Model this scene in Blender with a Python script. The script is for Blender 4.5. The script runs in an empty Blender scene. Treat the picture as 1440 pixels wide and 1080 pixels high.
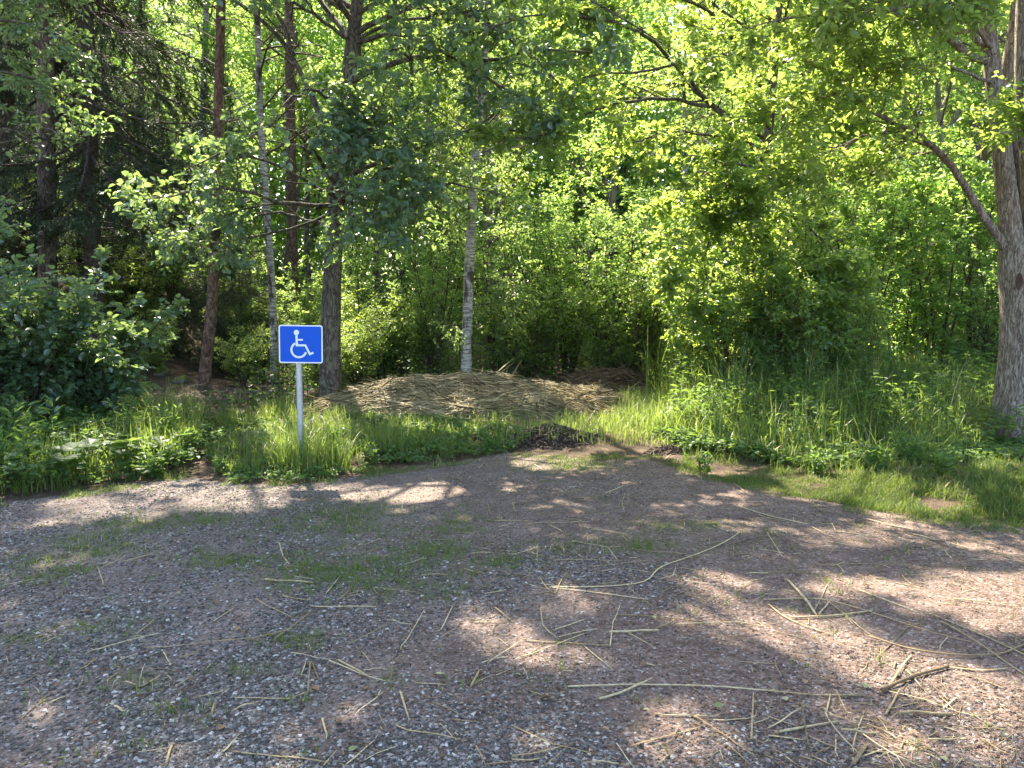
import bpy, math, time
import numpy as np
T0 = time.time()
S = bpy.context.scene
COL = S.collection
rng = np.random.default_rng(11)
PI = math.pi

# ------------------------------------------------------------------ camera
F = 1088.0
PITCH = math.atan(110 / F)
CH = 1.6
cp, sp_ = math.cos(PITCH), math.sin(PITCH)
cd = bpy.data.cameras.new('camera'); cam = bpy.data.objects.new('camera', cd); COL.objects.link(cam)
cam.location = (0, 0, CH); cam.rotation_euler = (PI / 2 - PITCH, 0, 0)
cd.sensor_width = 36; cd.lens = F / 1440 * 36; cd.clip_start = 0.05; cd.clip_end = 3000
S.camera = cam

def at(px, py, Y):
    """the point seen at a photograph pixel, Y metres ahead"""
    dx = (px - 720) / F; dy = (540 - py) / F
    d = np.array([dx, cp + dy * sp_, -sp_ + dy * cp])
    return np.array([0, 0, CH]) + d * (Y / d[1])

def ground_at(px, py):
    dx = (px - 720) / F; dy = (540 - py) / F
    d = np.array([dx, cp + dy * sp_, -sp_ + dy * cp])
    return (d * (CH / -d[2]))[:2]

def to_px(x, y, z):
    x = np.asarray(x, float); y = np.asarray(y, float); z = np.asarray(z, float)
    dz = z - CH
    f = y * cp - dz * sp_; u = y * sp_ + dz * cp
    f = np.where(f < 0.01, 0.01, f)
    return 720 + F * x / f, 540 - F * u / f

# ------------------------------------------------------------------ light
SUN_EL, SUN_AZ = math.radians(52), math.radians(-20)      # azimuth from +Y towards +X
sun_dir = np.array([math.sin(SUN_AZ) * math.cos(SUN_EL), math.cos(SUN_AZ) * math.cos(SUN_EL), math.sin(SUN_EL)])
ld = bpy.data.lights.new('sun', 'SUN'); lo = bpy.data.objects.new('sun', ld); COL.objects.link(lo)
ld.energy = 5.0; ld.angle = math.radians(0.6); ld.color = (1.0, 0.90, 0.74)
from mathutils import Vector, Matrix
lo.rotation_euler = Vector(-sun_dir).to_track_quat('-Z', 'Y').to_euler()
W = bpy.data.worlds.new('World'); S.world = W; W.use_nodes = True
nt = W.node_tree; bg = nt.nodes['Background']
sky = nt.nodes.new('ShaderNodeTexSky'); sky.sky_type = 'NISHITA'; sky.sun_disc = False
sky.sun_elevation = SUN_EL; sky.sun_rotation = SUN_AZ % (2 * PI); sky.dust_density = 2.0
nt.links.new(sky.outputs[0], bg.inputs[0]); bg.inputs[1].default_value = 0.13
S.view_settings.view_transform = 'Standard'; S.view_settings.look = 'None'
S.view_settings.exposure = 2.42; S.view_settings.gamma = 1
S.render.engine = 'CYCLES'
cy = S.cycles
cy.use_denoising = True; cy.denoiser = 'OPENIMAGEDENOISE'
cy.max_bounces = 8; cy.diffuse_bounces = 6; cy.glossy_bounces = 2; cy.transmission_bounces = 3; cy.transparent_max_bounces = 4
cy.caustics_reflective = False; cy.caustics_refractive = False
cy.sample_clamp_indirect = 6; cy.use_adaptive_sampling = True; cy.adaptive_threshold = 0.012

# ------------------------------------------------------------------ materials
class NT:
    def __init__(s, name):
        s.m = bpy.data.materials.new(name); s.m.use_nodes = True
        s.t = s.m.node_tree; s.t.nodes.clear()
        s.out = s.t.nodes.new('ShaderNodeOutputMaterial')
    def n(s, typ, **kw):
        nd = s.t.nodes.new('ShaderNode' + typ)
        for k, v in kw.items():
            if k.startswith('i_'):
                nd.inputs[k[2:].replace('_', ' ')].default_value = v
            elif k.startswith('x'):
                nd.inputs[int(k[1:])].default_value = v
            else: setattr(nd, k, v)
        return nd
    def l(s, a, b): s.t.links.new(a, b)
    def ramp(s, fac, stops, interp='LINEAR'):
        r = s.n('ValToRGB'); r.color_ramp.interpolation = interp
        e = r.color_ramp.elements
        while len(e) < len(stops): e.new(0.5)
        for el, (p, c) in zip(e, stops):
            el.position = p; el.color = (*c, 1) if len(c) == 3 else c
        s.l(fac, r.inputs[0]); return r.outputs[0]
    def mix(s, fac, a, b, mode='MIX'):
        m = s.n('Mix', data_type='RGBA', blend_type=mode)
        for sock, v in ((m.inputs[0], fac), (m.inputs[6], a), (m.inputs[7], b)):
            if isinstance(v, bpy.types.NodeSocket): s.l(v, sock)
            else: sock.default_value = v if not isinstance(v, tuple) or len(v) == 4 else (*v, 1)
        return m.outputs[2]
    def math(s, op, a, b=0.0):
        m = s.n('Math', operation=op)
        for sock, v in ((m.inputs[0], a), (m.inputs[1], b)):
            if isinstance(v, bpy.types.NodeSocket): s.l(v, sock)
            else: sock.default_value = v
        return m.outputs[0]
    def coords(s, scale):
        c = s.n('TexCoord'); mp = s.n('Mapping'); mp.inputs['Scale'].default_value = scale
        s.l(c.outputs['Object'], mp.inputs[0]); return mp.outputs[0]
    def noise(s, vec, scale, detail=4, rough=0.55):
        n = s.n('TexNoise'); n.inputs['Scale'].default_value = scale; n.inputs['Detail'].default_value = detail
        n.inputs['Roughness'].default_value = rough
        if vec is not None: s.l(vec, n.inputs['Vector'])
        return n.outputs['Fac']

def leaf_mat(name, dark, light, trans, tfac=0.42, rough=0.42, spec=0.5, back=None):
    a = NT(name)
    at_ = a.n('Attribute', attribute_name='v')
    oi = a.n('ObjectInfo')
    f = a.math('ADD', a.math('MULTIPLY', at_.outputs['Fac'], 0.8), a.math('MULTIPLY', oi.outputs['Random'], 0.2))
    col = a.ramp(f, [(0.0, dark), (0.85, light), (1.0, tuple(min(1, c * 1.25) for c in light))])
    tcol = a.ramp(f, [(0.0, tuple(c * 0.75 for c in trans)), (1.0, trans)])
    p = a.n('BsdfPrincipled'); p.inputs['Roughness'].default_value = rough
    p.inputs['Specular IOR Level'].default_value = spec
    a.l(col, p.inputs['Base Color'])
    t = a.n('BsdfTranslucent'); a.l(tcol, t.inputs[0])
    m = a.n('MixShader'); m.inputs[0].default_value = tfac
    a.l(p.outputs[0], m.inputs[1]); a.l(t.outputs[0], m.inputs[2]); a.l(m.outputs[0], a.out.inputs[0])
    return a.m

def attr_mat(name, stops, rough=0.7, spec=0.3, noise_amt=0.25, nscale=30):
    a = NT(name)
    at_ = a.n('Attribute', attribute_name='v')
    col = a.ramp(at_.outputs['Fac'], stops)
    nz = a.noise(a.coords((1, 1, 1)), nscale)
    col = a.mix(noise_amt, col, a.ramp(nz, [(0.3, (0.35, 0.3, 0.25)), (0.7, (1, 1, 1))]), 'MULTIPLY')
    p = a.n('BsdfPrincipled'); p.inputs['Roughness'].default_value = rough; p.inputs['Specular IOR Level'].default_value = spec
    a.l(col, p.inputs['Base Color']); a.l(p.outputs[0], a.out.inputs[0])
    return a.m

def bark_mat(name, c0, c1, c2, scale=(14, 14, 3), bump=0.03, moss=None, furrow=False, lichen=0.0):
    a = NT(name)
    v = a.coords(scale)
    warp = a.n('TexNoise'); warp.inputs['Scale'].default_value = 1.3; warp.inputs['Detail'].default_value = 3
    a.l(v, warp.inputs['Vector'])
    vv = a.n('VectorMath', operation='MULTIPLY_ADD'); a.l(warp.outputs['Color'], vv.inputs[0])
    vv.inputs[1].default_value = (1.0, 1.0, 1.0); a.l(v, vv.inputs[2])
    na = a.n('TexNoise'); na.inputs['Scale'].default_value = 1.1; na.inputs['Detail'].default_value = 3; na.inputs['Roughness'].default_value = .5; na.inputs['Distortion'].default_value = .5
    a.l(vv.outputs[0], na.inputs['Vector'])
    nb = a.n('TexNoise'); nb.inputs['Scale'].default_value = 2.6; nb.inputs['Detail'].default_value = 3; a.l(vv.outputs[0], nb.inputs['Vector'])
    n2 = a.noise(v, 6, 6, 0.7)
    ra = a.ramp(a.math('ABSOLUTE', a.math('SUBTRACT', na.outputs['Fac'], .5)), [(0.0, (0, 0, 0)), (0.10, (1, 1, 1))])
    rb = a.ramp(a.math('ABSOLUTE', a.math('SUBTRACT', nb.outputs['Fac'], .5)), [(0.0, (0, 0, 0)), (0.12, (1, 1, 1))])
    h = a.math('ADD', a.math('ADD', a.math('MULTIPLY', ra, 0.42), a.math('MULTIPLY', rb, 0.28)), a.math('MULTIPLY', n2, 0.5))
    col = a.ramp(h, [(0.25, c0), (0.65, c1), (1.0, c2)])
    if lichen:
        ln = a.noise(a.coords((3, 3, 1.5)), 3, 5, 0.7)
        col = a.mix(a.math('MULTIPLY', a.ramp(ln, [(0.52, (0, 0, 0)), (0.66, (1, 1, 1))]), lichen), col, (0.2, 0.22, 0.15))
    if moss:
        geo = a.n('TexCoord'); sep = a.n('SeparateXYZ'); a.l(geo.outputs['Object'], sep.inputs[0])
        mz = a.math('MULTIPLY', a.ramp(sep.outputs['Z'], [(0.1, (1, 1, 1)), (1.0, (0, 0, 0))]), a.noise(a.coords((4, 4, 4)), 2, 5))
        col = a.mix(mz, col, moss)
    p = a.n('BsdfPrincipled'); p.inputs['Roughness'].default_value = 0.9; p.inputs['Specular IOR Level'].default_value = 0.2
    a.l(col, p.inputs['Base Color'])
    b = a.n('Bump'); b.inputs['Distance'].default_value = bump; b.inputs['Strength'].default_value = 1
    a.l(h, b.inputs['Height']); a.l(b.outputs[0], p.inputs['Normal'])
    a.l(p.outputs[0], a.out.inputs[0])
    return a.m

def birch_mat():
    a = NT('birch_bark')
    v = a.coords((3.5, 3.5, 26))
    n1 = a.noise(v, 1.6, 5, 0.65)
    n3 = a.noise(a.coords((5, 5, 2.2)), 1.3, 4, 0.6)
    band = a.ramp(n1, [(0.47, (0, 0, 0)), (0.56, (1, 1, 1))])
    blotch = a.ramp(n3, [(0.52, (0, 0, 0)), (0.60, (1, 1, 1))])
    g = a.noise(a.coords((20, 20, 20)), 1, 4)
    base = a.ramp(g, [(0.3, (0.34, 0.31, 0.27)), (0.7, (0.60, 0.58, 0.54))])
    col = a.mix(a.math('MULTIPLY', band, 0.75), base, (0.09, 0.07, 0.06))
    col = a.mix(blotch, col, (0.06, 0.05, 0.045))
    p = a.n('BsdfPrincipled'); p.inputs['Roughness'].default_value = 0.75
    a.l(col, p.inputs['Base Color'])
    b = a.n('Bump'); b.inputs['Distance'].default_value = 0.008
    a.l(a.math('ADD', n1, n3), b.inputs['Height']); a.l(b.outputs[0], p.inputs['Normal']); a.l(p.outputs[0], a.out.inputs[0])
    return a.m

def plain(name, col, rough=0.5, metal=0.0, spec=0.5, nz=0.0, nscale=20):
    a = NT(name)
    p = a.n('BsdfPrincipled'); p.inputs['Roughness'].default_value = rough; p.inputs['Metallic'].default_value = metal
    p.inputs['Specular IOR Level'].default_value = spec
    if nz:
        n = a.noise(a.coords((1, 1, 1)), nscale, 6, 0.65)
        c = a.mix(nz, (*col, 1), a.ramp(n, [(0.3, tuple(c * 0.35 for c in col)), (0.7, tuple(min(1, c * 1.3) for c in col))]))
        a.l(c, p.inputs['Base Color'])
        a.l(a.ramp(n, [(0.2, (rough * 0.7,) * 3), (0.8, (min(1, rough * 1.3),) * 3)]), p.inputs['Roughness'])
    else: p.inputs['Base Color'].default_value = (*col, 1)
    a.l(p.outputs[0], a.out.inputs[0]); return a.m

M = {}
M['leaf_alder'] = leaf_mat('alder_leaf', (0.05, 0.095, 0.075), (0.10, 0.17, 0.13), (0.42, 0.60, 0.14), 0.40, 0.42, 1.0)  # blue of the reflected sky is partly mixed into this leaf colour
M['leaf_elm'] = leaf_mat('elm_leaf', (0.05, 0.10, 0.04), (0.10, 0.175, 0.065), (0.56, 0.74, 0.12), 0.50, 0.42, 0.8)
M['leaf_light'] = leaf_mat('light_leaf', (0.05, 0.10, 0.04), (0.105, 0.19, 0.07), (0.54, 0.78, 0.15), 0.55, 0.42, 0.6)
M['leaf_birch'] = leaf_mat('birch_leaf', (0.05, 0.10, 0.045), (0.09, 0.16, 0.065), (0.50, 0.68, 0.16), 0.52, 0.4, 0.6)
M['leaf_hazel'] = leaf_mat('hazel_leaf', (0.055, 0.105, 0.07), (0.11, 0.18, 0.11), (0.40, 0.58, 0.14), 0.40, 0.32, 1.0)
M['needle'] = leaf_mat('needle', (0.018, 0.04, 0.022), (0.045, 0.085, 0.035), (0.1, 0.17, 0.03), 0.2, 0.5, 0.4)
M['needle_pine'] = leaf_mat('pine_needle', (0.03, 0.06, 0.03), (0.06, 0.11, 0.045), (0.16, 0.24, 0.06), 0.25, 0.45, 0.4)
M['grass'] = leaf_mat('grass_blade', (0.045, 0.085, 0.025), (0.12, 0.18, 0.045), (0.42, 0.56, 0.09), 0.42, 0.42, 0.5)
M['grass_short'] = leaf_mat('short_grass_blade', (0.045, 0.08, 0.018), (0.10, 0.15, 0.03), (0.28, 0.38, 0.06), 0.36, 0.5, 0.3)
M['herb'] = leaf_mat('herb_leaf', (0.04, 0.085, 0.03), (0.085, 0.15, 0.045), (0.34, 0.52, 0.08), 0.40, 0.5, 0.3)
M['cover'] = leaf_mat('ground_leaf', (0.045, 0.09, 0.03), (0.085, 0.155, 0.045), (0.30, 0.46, 0.07), 0.36, 0.5, 0.3)
M['bark_grey'] = bark_mat('alder_bark', (0.03, 0.025, 0.02), (0.12, 0.10, 0.08), (0.22, 0.19, 0.16), (12, 12, 4.5), 0.025, lichen=0.6)
M['bark_elm'] = bark_mat('furrowed_bark', (0.10, 0.075, 0.055), (0.34, 0.275, 0.215), (0.54, 0.47, 0.39), (22, 22, 4.6), 0.035, lichen=.25)
M['bark_smooth'] = bark_mat('smooth_bark', (0.09, 0.07, 0.055), (0.22, 0.18, 0.15), (0.32, 0.27, 0.23), (9, 9, 3), 0.006, lichen=0.3)
M['bark_pine'] = bark_mat('pine_bark', (0.03, 0.022, 0.018), (0.12, 0.09, 0.075), (0.22, 0.175, 0.15), (9, 9, 5), 0.03, lichen=.4)
M['bark_pine_red'] = bark_mat('upper_pine_bark', (0.05, 0.03, 0.02), (0.16, 0.10, 0.075), (0.27, 0.18, 0.13), (9, 9, 5), 0.02)
M['bark_spruce'] = bark_mat('spruce_bark', (0.025, 0.018, 0.015), (0.09, 0.07, 0.058), (0.16, 0.13, 0.11), (20, 20, 9), 0.02, lichen=0.5)
M['twig'] = plain('twig_bark', (0.07, 0.052, 0.038), 0.85, spec=0.2)
M['twig_grey'] = plain('dead_twig', (0.19, 0.16, 0.13), 0.85, spec=0.2)
M['birch'] = birch_mat()
M['straw'] = attr_mat('dry_reed', [(0.0, (0.10, 0.07, 0.04)), (0.3, (0.24, 0.175, 0.095)), (0.7, (0.43, 0.335, 0.175)), (1.0, (0.62, 0.52, 0.31))], 0.7, 0.3, 0.7, 45)
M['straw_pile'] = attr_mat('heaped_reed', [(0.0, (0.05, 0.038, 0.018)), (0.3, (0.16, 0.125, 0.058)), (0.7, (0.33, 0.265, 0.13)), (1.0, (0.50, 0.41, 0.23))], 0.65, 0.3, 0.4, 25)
M['straw_brown'] = attr_mat('rotted_reed', [(0.0, (0.06, 0.04, 0.025)), (0.5, (0.15, 0.10, 0.06)), (1.0, (0.34, 0.25, 0.15))], 0.75, 0.25, 0.4, 25)
M['pebble'] = attr_mat('gravel_stone', [(0.0, (0.04, 0.036, 0.031)), (0.4, (0.10, 0.091, 0.080)), (0.72, (0.185, 0.168, 0.148)), (0.92, (0.29, 0.27, 0.245)), (1.0, (0.52, 0.49, 0.45))], 0.75, 0.3, 0.4, 120)
M['pebble_red'] = attr_mat('reddish_gravel_stone', [(0.0, (0.055, 0.036, 0.025)), (0.4, (0.15, 0.102, 0.073)), (0.8, (0.25, 0.178, 0.13)), (1.0, (0.43, 0.34, 0.27))], 0.8, 0.25, 0.4, 120)
M['dead_leaf'] = attr_mat('dead_leaf', [(0.0, (0.10, 0.055, 0.03)), (0.5, (0.2, 0.12, 0.06)), (1.0, (0.34, 0.24, 0.12))], 0.7, 0.3, 0.3, 30)
M['pale_leaf'] = attr_mat('fallen_pale_leaf', [(0.0, (0.14, 0.17, 0.07)), (1.0, (0.34, 0.33, 0.16))], 0.6, 0.3, 0.3, 60)
M['moss_rock'] = None
M['flower'] = plain('white_blossom', (0.75, 0.75, 0.68), 0.7)

# ------------------------------------------------------------------ mesh helpers
def nrm(v): return v / np.maximum(np.linalg.norm(v, axis=-1, keepdims=True), 1e-9)

class Geo:
    def __init__(s): s.V = []; s.Fc = []; s.n = 0
    def add(s, V, Fc, mat=0, v=None, smooth=False):
        V = np.asarray(V, np.float32).reshape(-1, 3)
        a = np.zeros(len(V), np.float32) if v is None else np.broadcast_to(np.asarray(v, np.float32), (len(V),))
        s.V.append((V, a)); s.Fc.append((np.asarray(Fc, np.int64) + s.n, mat, smooth)); s.n += len(V)
    def build(s, name, mats, parent=None, loc=None):
        me = bpy.data.meshes.new(name)
        V = np.concatenate([q[0] for q in s.V]); A = np.concatenate([q[1] for q in s.V])
        if loc is not None: V = V - np.asarray(loc, np.float32)
        me.vertices.add(len(V)); me.vertices.foreach_set('co', V.ravel())
        nl = sum(f.size for f, _, _ in s.Fc); npoly = sum(len(f) for f, _, _ in s.Fc)
        me.loops.add(nl); me.polygons.add(npoly)
        me.loops.foreach_set('vertex_index', np.concatenate([f.ravel() for f, _, _ in s.Fc]).astype(np.int32))
        ls = []; o = 0
        for f, _, _ in s.Fc:
            ls.append(o + np.arange(len(f)) * f.shape[1]); o += f.size
        me.polygons.foreach_set('loop_start', np.concatenate(ls).astype(np.int32))
        me.polygons.foreach_set('material_index', np.concatenate([np.full(len(f), m) for f, m, _ in s.Fc]).astype(np.int32))
        me.polygons.foreach_set('use_smooth', np.concatenate([np.full(len(f), sm) for f, _, sm in s.Fc]).astype(bool))
        me.update(calc_edges=True)
        at_ = me.attributes.new('v', 'FLOAT', 'POINT'); at_.data.foreach_set('value', A)
        for m in mats: me.materials.append(m)
        o = bpy.data.objects.new(name, me); COL.objects.link(o)
        if parent: o.parent = parent
        if loc is not None and parent is None: o.location = loc
        return o

def tubes(g, P, R, sides=6, mat=0, v=None, smooth=True, cap=False):
    P = np.asarray(P, float); R = np.asarray(R, float)
    if P.ndim == 2: P = P[None]; R = R[None]
    n, k, _ = P.shape
    T = nrm(np.gradient(P, axis=1))
    mean = nrm(P[:, -1] - P[:, 0])
    ref = np.where(np.abs(mean[:, 2:3]) > 0.7, np.array([[1., 0, 0]]), np.array([[0, 0, 1.]]))
    U = nrm(np.cross(T, ref[:, None])); Wv = np.cross(T, U)
    ang = np.arange(sides) * 2 * PI / sides
    V = P[:, :, None] + R[:, :, None, None] * (U[:, :, None] * np.cos(ang)[:, None] + Wv[:, :, None] * np.sin(ang)[:, None])
    idx = np.arange(n * k * sides).reshape(n, k, sides)
    a = idx[:, :-1]; b = idx[:, 1:]
    Fq = np.stack([a, np.roll(a, -1, 2), np.roll(b, -1, 2), b], -1).reshape(-1, 4)
    vv = None
    if v is not None: vv = np.repeat(np.broadcast_to(np.asarray(v, float).reshape(-1), (n,)), k * sides)
    V = V.reshape(-1, 3)
    g.add(V, Fq, mat, vv, smooth)
    if cap:
        e0 = idx[:, 0, ::-1]; e1 = idx[:, -1]
        g.Fc.append((np.concatenate([e0, e1]) + (g.n - len(V)), mat, False))

def leaves(g, P, D, N, size, wr=0.62, mat=0, kind='oval', fold=0.18, v=None, rg=None, curl=0.12):
    """P base, D direction, N normal, size length (n,)"""
    rg = rg or rng
    n = len(P); D = nrm(D); N = nrm(N - (N * D).sum(-1, keepdims=True) * D); B = np.cross(D, N)
    if kind == 'oval':
        t = np.array([[0, 0, 0], [0.28, .46, 1], [0.68, .38, 1], [1, 0, 0], [0.68, -.38, 1], [0.28, -.46, 1]])
        fc = [[0, 1, 2, 3], [0, 3, 4, 5]]
    elif kind == 'rhomb':
        t = np.array([[0, 0, 0], [0.4, .5, 1], [1, 0, 0], [0.4, -.5, 1]]); fc = [[0, 1, 2], [0, 2, 3]]
    elif kind == 'needle':
        t = np.array([[0, .5, 0], [0, -.5, 0], [1, 0, 0]]); fc = [[0, 1, 2]]
    elif kind == 'round':
        ang = np.linspace(0.35, 2 * PI - 0.35, 11)
        t = np.concatenate([[[0.42, 0, -1.3]], np.stack([0.42 - 0.55 * np.cos(ang), 0.55 * np.sin(ang), 0.4 + 0.5 * np.sin(ang * 5)], 1)])
        fc = [[0, i, i + 1] for i in range(1, 11)]
    elif kind == 'lance':
        t = np.array([[0, 0, 0], [0.35, .5, .7], [0.7, .32, .2], [1, 0, -2.2], [0.7, -.32, .2], [0.35, -.5, .7]])
        fc = [[0, 1, 2, 3], [0, 3, 4, 5]]
    L = np.asarray(size).reshape(-1, 1, 1) * np.ones((n, 1, 1))
    wv = wr * (0.85 + 0.3 * rg.random((n, 1, 1)))
    V = P[:, None] + L * (t[None, :, 0:1] * D[:, None] + wv * t[None, :, 1:2] * B[:, None]
        + (fold * t[None, :, 2:3] * (0.5 + rg.random((n, 1, 1))) - curl * t[None, :, 0:1] ** 2 * rg.random((n, 1, 1))) * N[:, None] * (wr if kind != 'round' else 1))
    k = len(t); base = np.arange(n)[:, None, None] * k
    Fi = (np.array(fc)[None] + base).reshape(-1, len(fc[0]))
    vv = rg.random(n) if v is None else np.broadcast_to(v, (n,))
    g.add(V.reshape(-1, 3), Fi, mat, np.repeat(vv, k), False)

def pathpts(pts, k):
    """resample a polyline smoothly (Catmull-Rom) to k points"""
    p = np.asarray(pts, float)
    if len(p) == 2: return p[0] + (p[1] - p[0]) * np.linspace(0, 1, k)[:, None]
    d = np.r_[0, np.cumsum(np.linalg.norm(np.diff(p[:, :3], axis=0), axis=1))]
    ts = np.linspace(0, d[-1], k)
    m = np.gradient(p, d, axis=0)
    i = np.clip(np.searchsorted(d, ts, side='right') - 1, 0, len(p) - 2)
    h = (d[i + 1] - d[i]); s = ((ts - d[i]) / h)[:, None]; h = h[:, None]
    return (2*s**3-3*s**2+1)*p[i] + (s**3-2*s**2+s)*h*m[i] + (-2*s**3+3*s**2)*p[i+1] + (s**3-s**2)*h*m[i+1]

def sprout(P, R, count, t0, t1, length, angle=(0.7, 1.2), up=0.05, noise=0.15, k=6, rr=0.5, flat=0.0, lvar=0.5, rg=None, taper_t=0.5, perbranch=True, rmin=0.0015):
    """grow children from a batch of parent branches"""
    rg = rg or rng
    n, kp, _ = P.shape
    if perbranch:
        pi = np.repeat(np.arange(n), count); m = len(pi)
        t = t0 + (t1 - t0) * ((np.tile(np.arange(count), n) + rg.random(m)) / count)
    else:
        Ls = np.linalg.norm(np.diff(P, axis=1), axis=2).sum(1); pi = rg.choice(n, count, p=Ls / Ls.sum()); m = count
        t = t0 + (t1 - t0) * rg.random(m)
    f = t * (kp - 1); i = np.clip(f.astype(int), 0, kp - 2); u = (f - i)[:, None]
    base = P[pi, i] * (1 - u) + P[pi, i + 1] * u
    rad = R[pi, i] * (1 - u[:, 0]) + R[pi, i + 1] * u[:, 0]
    T = nrm(P[pi, i + 1] - P[pi, i])
    rnd = rg.normal(size=(m, 3)); rnd[:, 2] *= (1 - flat)
    perp = nrm(rnd - (rnd * T).sum(1, keepdims=True) * T)
    a = angle[0] + (angle[1] - angle[0]) * rg.random((m, 1))
    D = nrm(T * np.cos(a) + perp * np.sin(a))
    L = length * (1 - lvar * rg.random(m)) * (1 - taper_t * t)
    pts = [base]; step = (L / (k - 1))[:, None]
    for j in range(k - 1):
        D = nrm(D + np.array([0, 0, up]) + rg.normal(size=(m, 3)) * noise)
        pts.append(pts[-1] + D * step)
    P2 = np.stack(pts, 1)
    r0 = np.maximum(np.minimum(rad * rr, L * 0.02 + 0.002), rmin)
    R2 = r0[:, None] * np.linspace(1, 0.3, k)[None]
    return P2, np.maximum(R2, rmin * 0.6)

def twig_leaves(g, P, per, size, mat, kind='oval', wr=0.62, t0=0.1, upn=1.0, nrand=0.55, droop=0.2, rg=None, keep=None, side=0.9):
    rg = rg or rng
    n, k, _ = P.shape; m = n * per
    pi = np.repeat(np.arange(n), per); t = t0 + (1 - t0) * ((np.tile(np.arange(per), n) + rg.random(m)) / per)
    f = t * (k - 1); i = np.clip(f.astype(int), 0, k - 2); u = (f - i)[:, None]
    b = P[pi, i] * (1 - u) + P[pi, i + 1] * u
    T = nrm(P[pi, i + 1] - P[pi, i])
    sd = rg.normal(size=(m, 3)); sd[:, 2] *= 0.4
    D = nrm(T * 0.6 + nrm(sd) * side + np.array([0, 0, -droop]))
    N = nrm(np.array([0, 0, upn]) + rg.normal(size=(m, 3)) * nrand)
    b = b + D * (size * 0.15)
    sz = size * (0.6 + 0.6 * rg.random(m))
    if keep is not None:
        q = keep(b); b, D, N, sz = b[q], D[q], N[q], sz[q]
    leaves(g, b, D, N, sz, wr, mat, kind, rg=rg)

# ------------------------------------------------------------------ light patches on the ground (gaps cut into the canopy to let the sun through)
PATCHES = [(1010,868,75,20),(1110,890,80,24),(1215,925,95,24),(1330,960,90,24),(1420,990,60,40),(1405,842,75,34),(1330,838,50,16),(1180,828,60,13),
 (1000,822,60,16),(795,842,50,20),(770,925,65,22),(960,1035,80,46),(770,1045,30,18),(1400,1040,50,30),(1280,1050,50,26),(690,885,38,32),(660,866,30,16),
 (600,692,32,10),(500,692,50,9),(330,702,70,16),(400,690,60,8),(110,712,45,9),(200,720,30,8),
 (1330,716,40,6),(1250,716,30,5),(1135,682,30,7),(1000,662,40,6),(780,648,50,8),(930,615,60,20),(850,615,50,18),(450,655,70,14),
 (430,600,60,40),(1150,672,60,6),(1200,695,80,6),(1400,665,30,5),(230,1075,30,8),(1180,1000,30,12)]
PT = np.array(PATCHES, float)
def lit(x, y):
    px, py = to_px(x, y, np.zeros_like(x))
    e = ((px[:, None] - PT[:, 0]) / (PT[:, 2] * 1.05 + 6)) ** 2 + ((py[:, None] - PT[:, 1]) / (PT[:, 3] * 1.05 + 5)) ** 2
    return (e.min(1) < 1.0) & (y > 1.5)
def thin_out(P, R, both=False):
    """leave away branches whose outer half would close a gap in the canopy"""
    w = []
    for j in (P.shape[1] // 2, -1):
        b = P[:, j]; q = b[:, 2] / sun_dir[2]
        w.append(lit(b[:, 0] - sun_dir[0] * q, b[:, 1] - sun_dir[1] * q))
    bad = (w[0] & w[1]) if both else (w[0] | w[1])
    return P[~bad], R[~bad]
def keep_lit(b):
    s = b[:, 2] / sun_dir[2]
    k = ~(lit(b[:, 0] - sun_dir[0] * s, b[:, 1] - sun_dir[1] * s) & (rng.random(len(b)) < 0.985))
    for cx, cy_, cz, r in SUN_WINDOWS:
        v = b - np.array([cx, cy_, cz]); t = v @ sun_dir; d = np.linalg.norm(v - t[:, None] * sun_dir, axis=1)
        k &= ~((t > 1.3) & (d < r) & (rng.random(len(b)) < .85))
    return k
SUN_WINDOWS = [(-3.5, 10, 4.2, .9), (-1.8, 10, 4.4, .9), (-.5, 9.8, 4.8, .8), (.8, 9.6, 5, .8), (2.5, 8.6, 4.2, .9), (3.8, 8.4, 3.8, .9), (4.7, 8.2, 3.4, .8), (-5, 9.8, 4.5, .9), (1.6, 10.8, 4, .8), (3.4, 11.2, 3, .8), (-6.6, 8.8, 1.9, .8), (-5.9, 9.2, 1.6, .8), (-5.0, 9.6, 1.1, .55), (-4.6, 9.9, 3.0, .6), (-.8, 10.9, .45, .8), (-2.0, 10.5, .3, .45), (-3.4, 7.6, .3, .35), (1.6, 8.6, .4, .5), (3.2, 8.4, .8, .5), (4.6, 9.2, .9, .5), (3.6, 11.4, 1.6, .7), (-2.6, 9.6, 3.6, .5), (-7.0, 12.5, 1.6, .6)]  # spots whose line to the sun is cleared of leaves to light them

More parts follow.
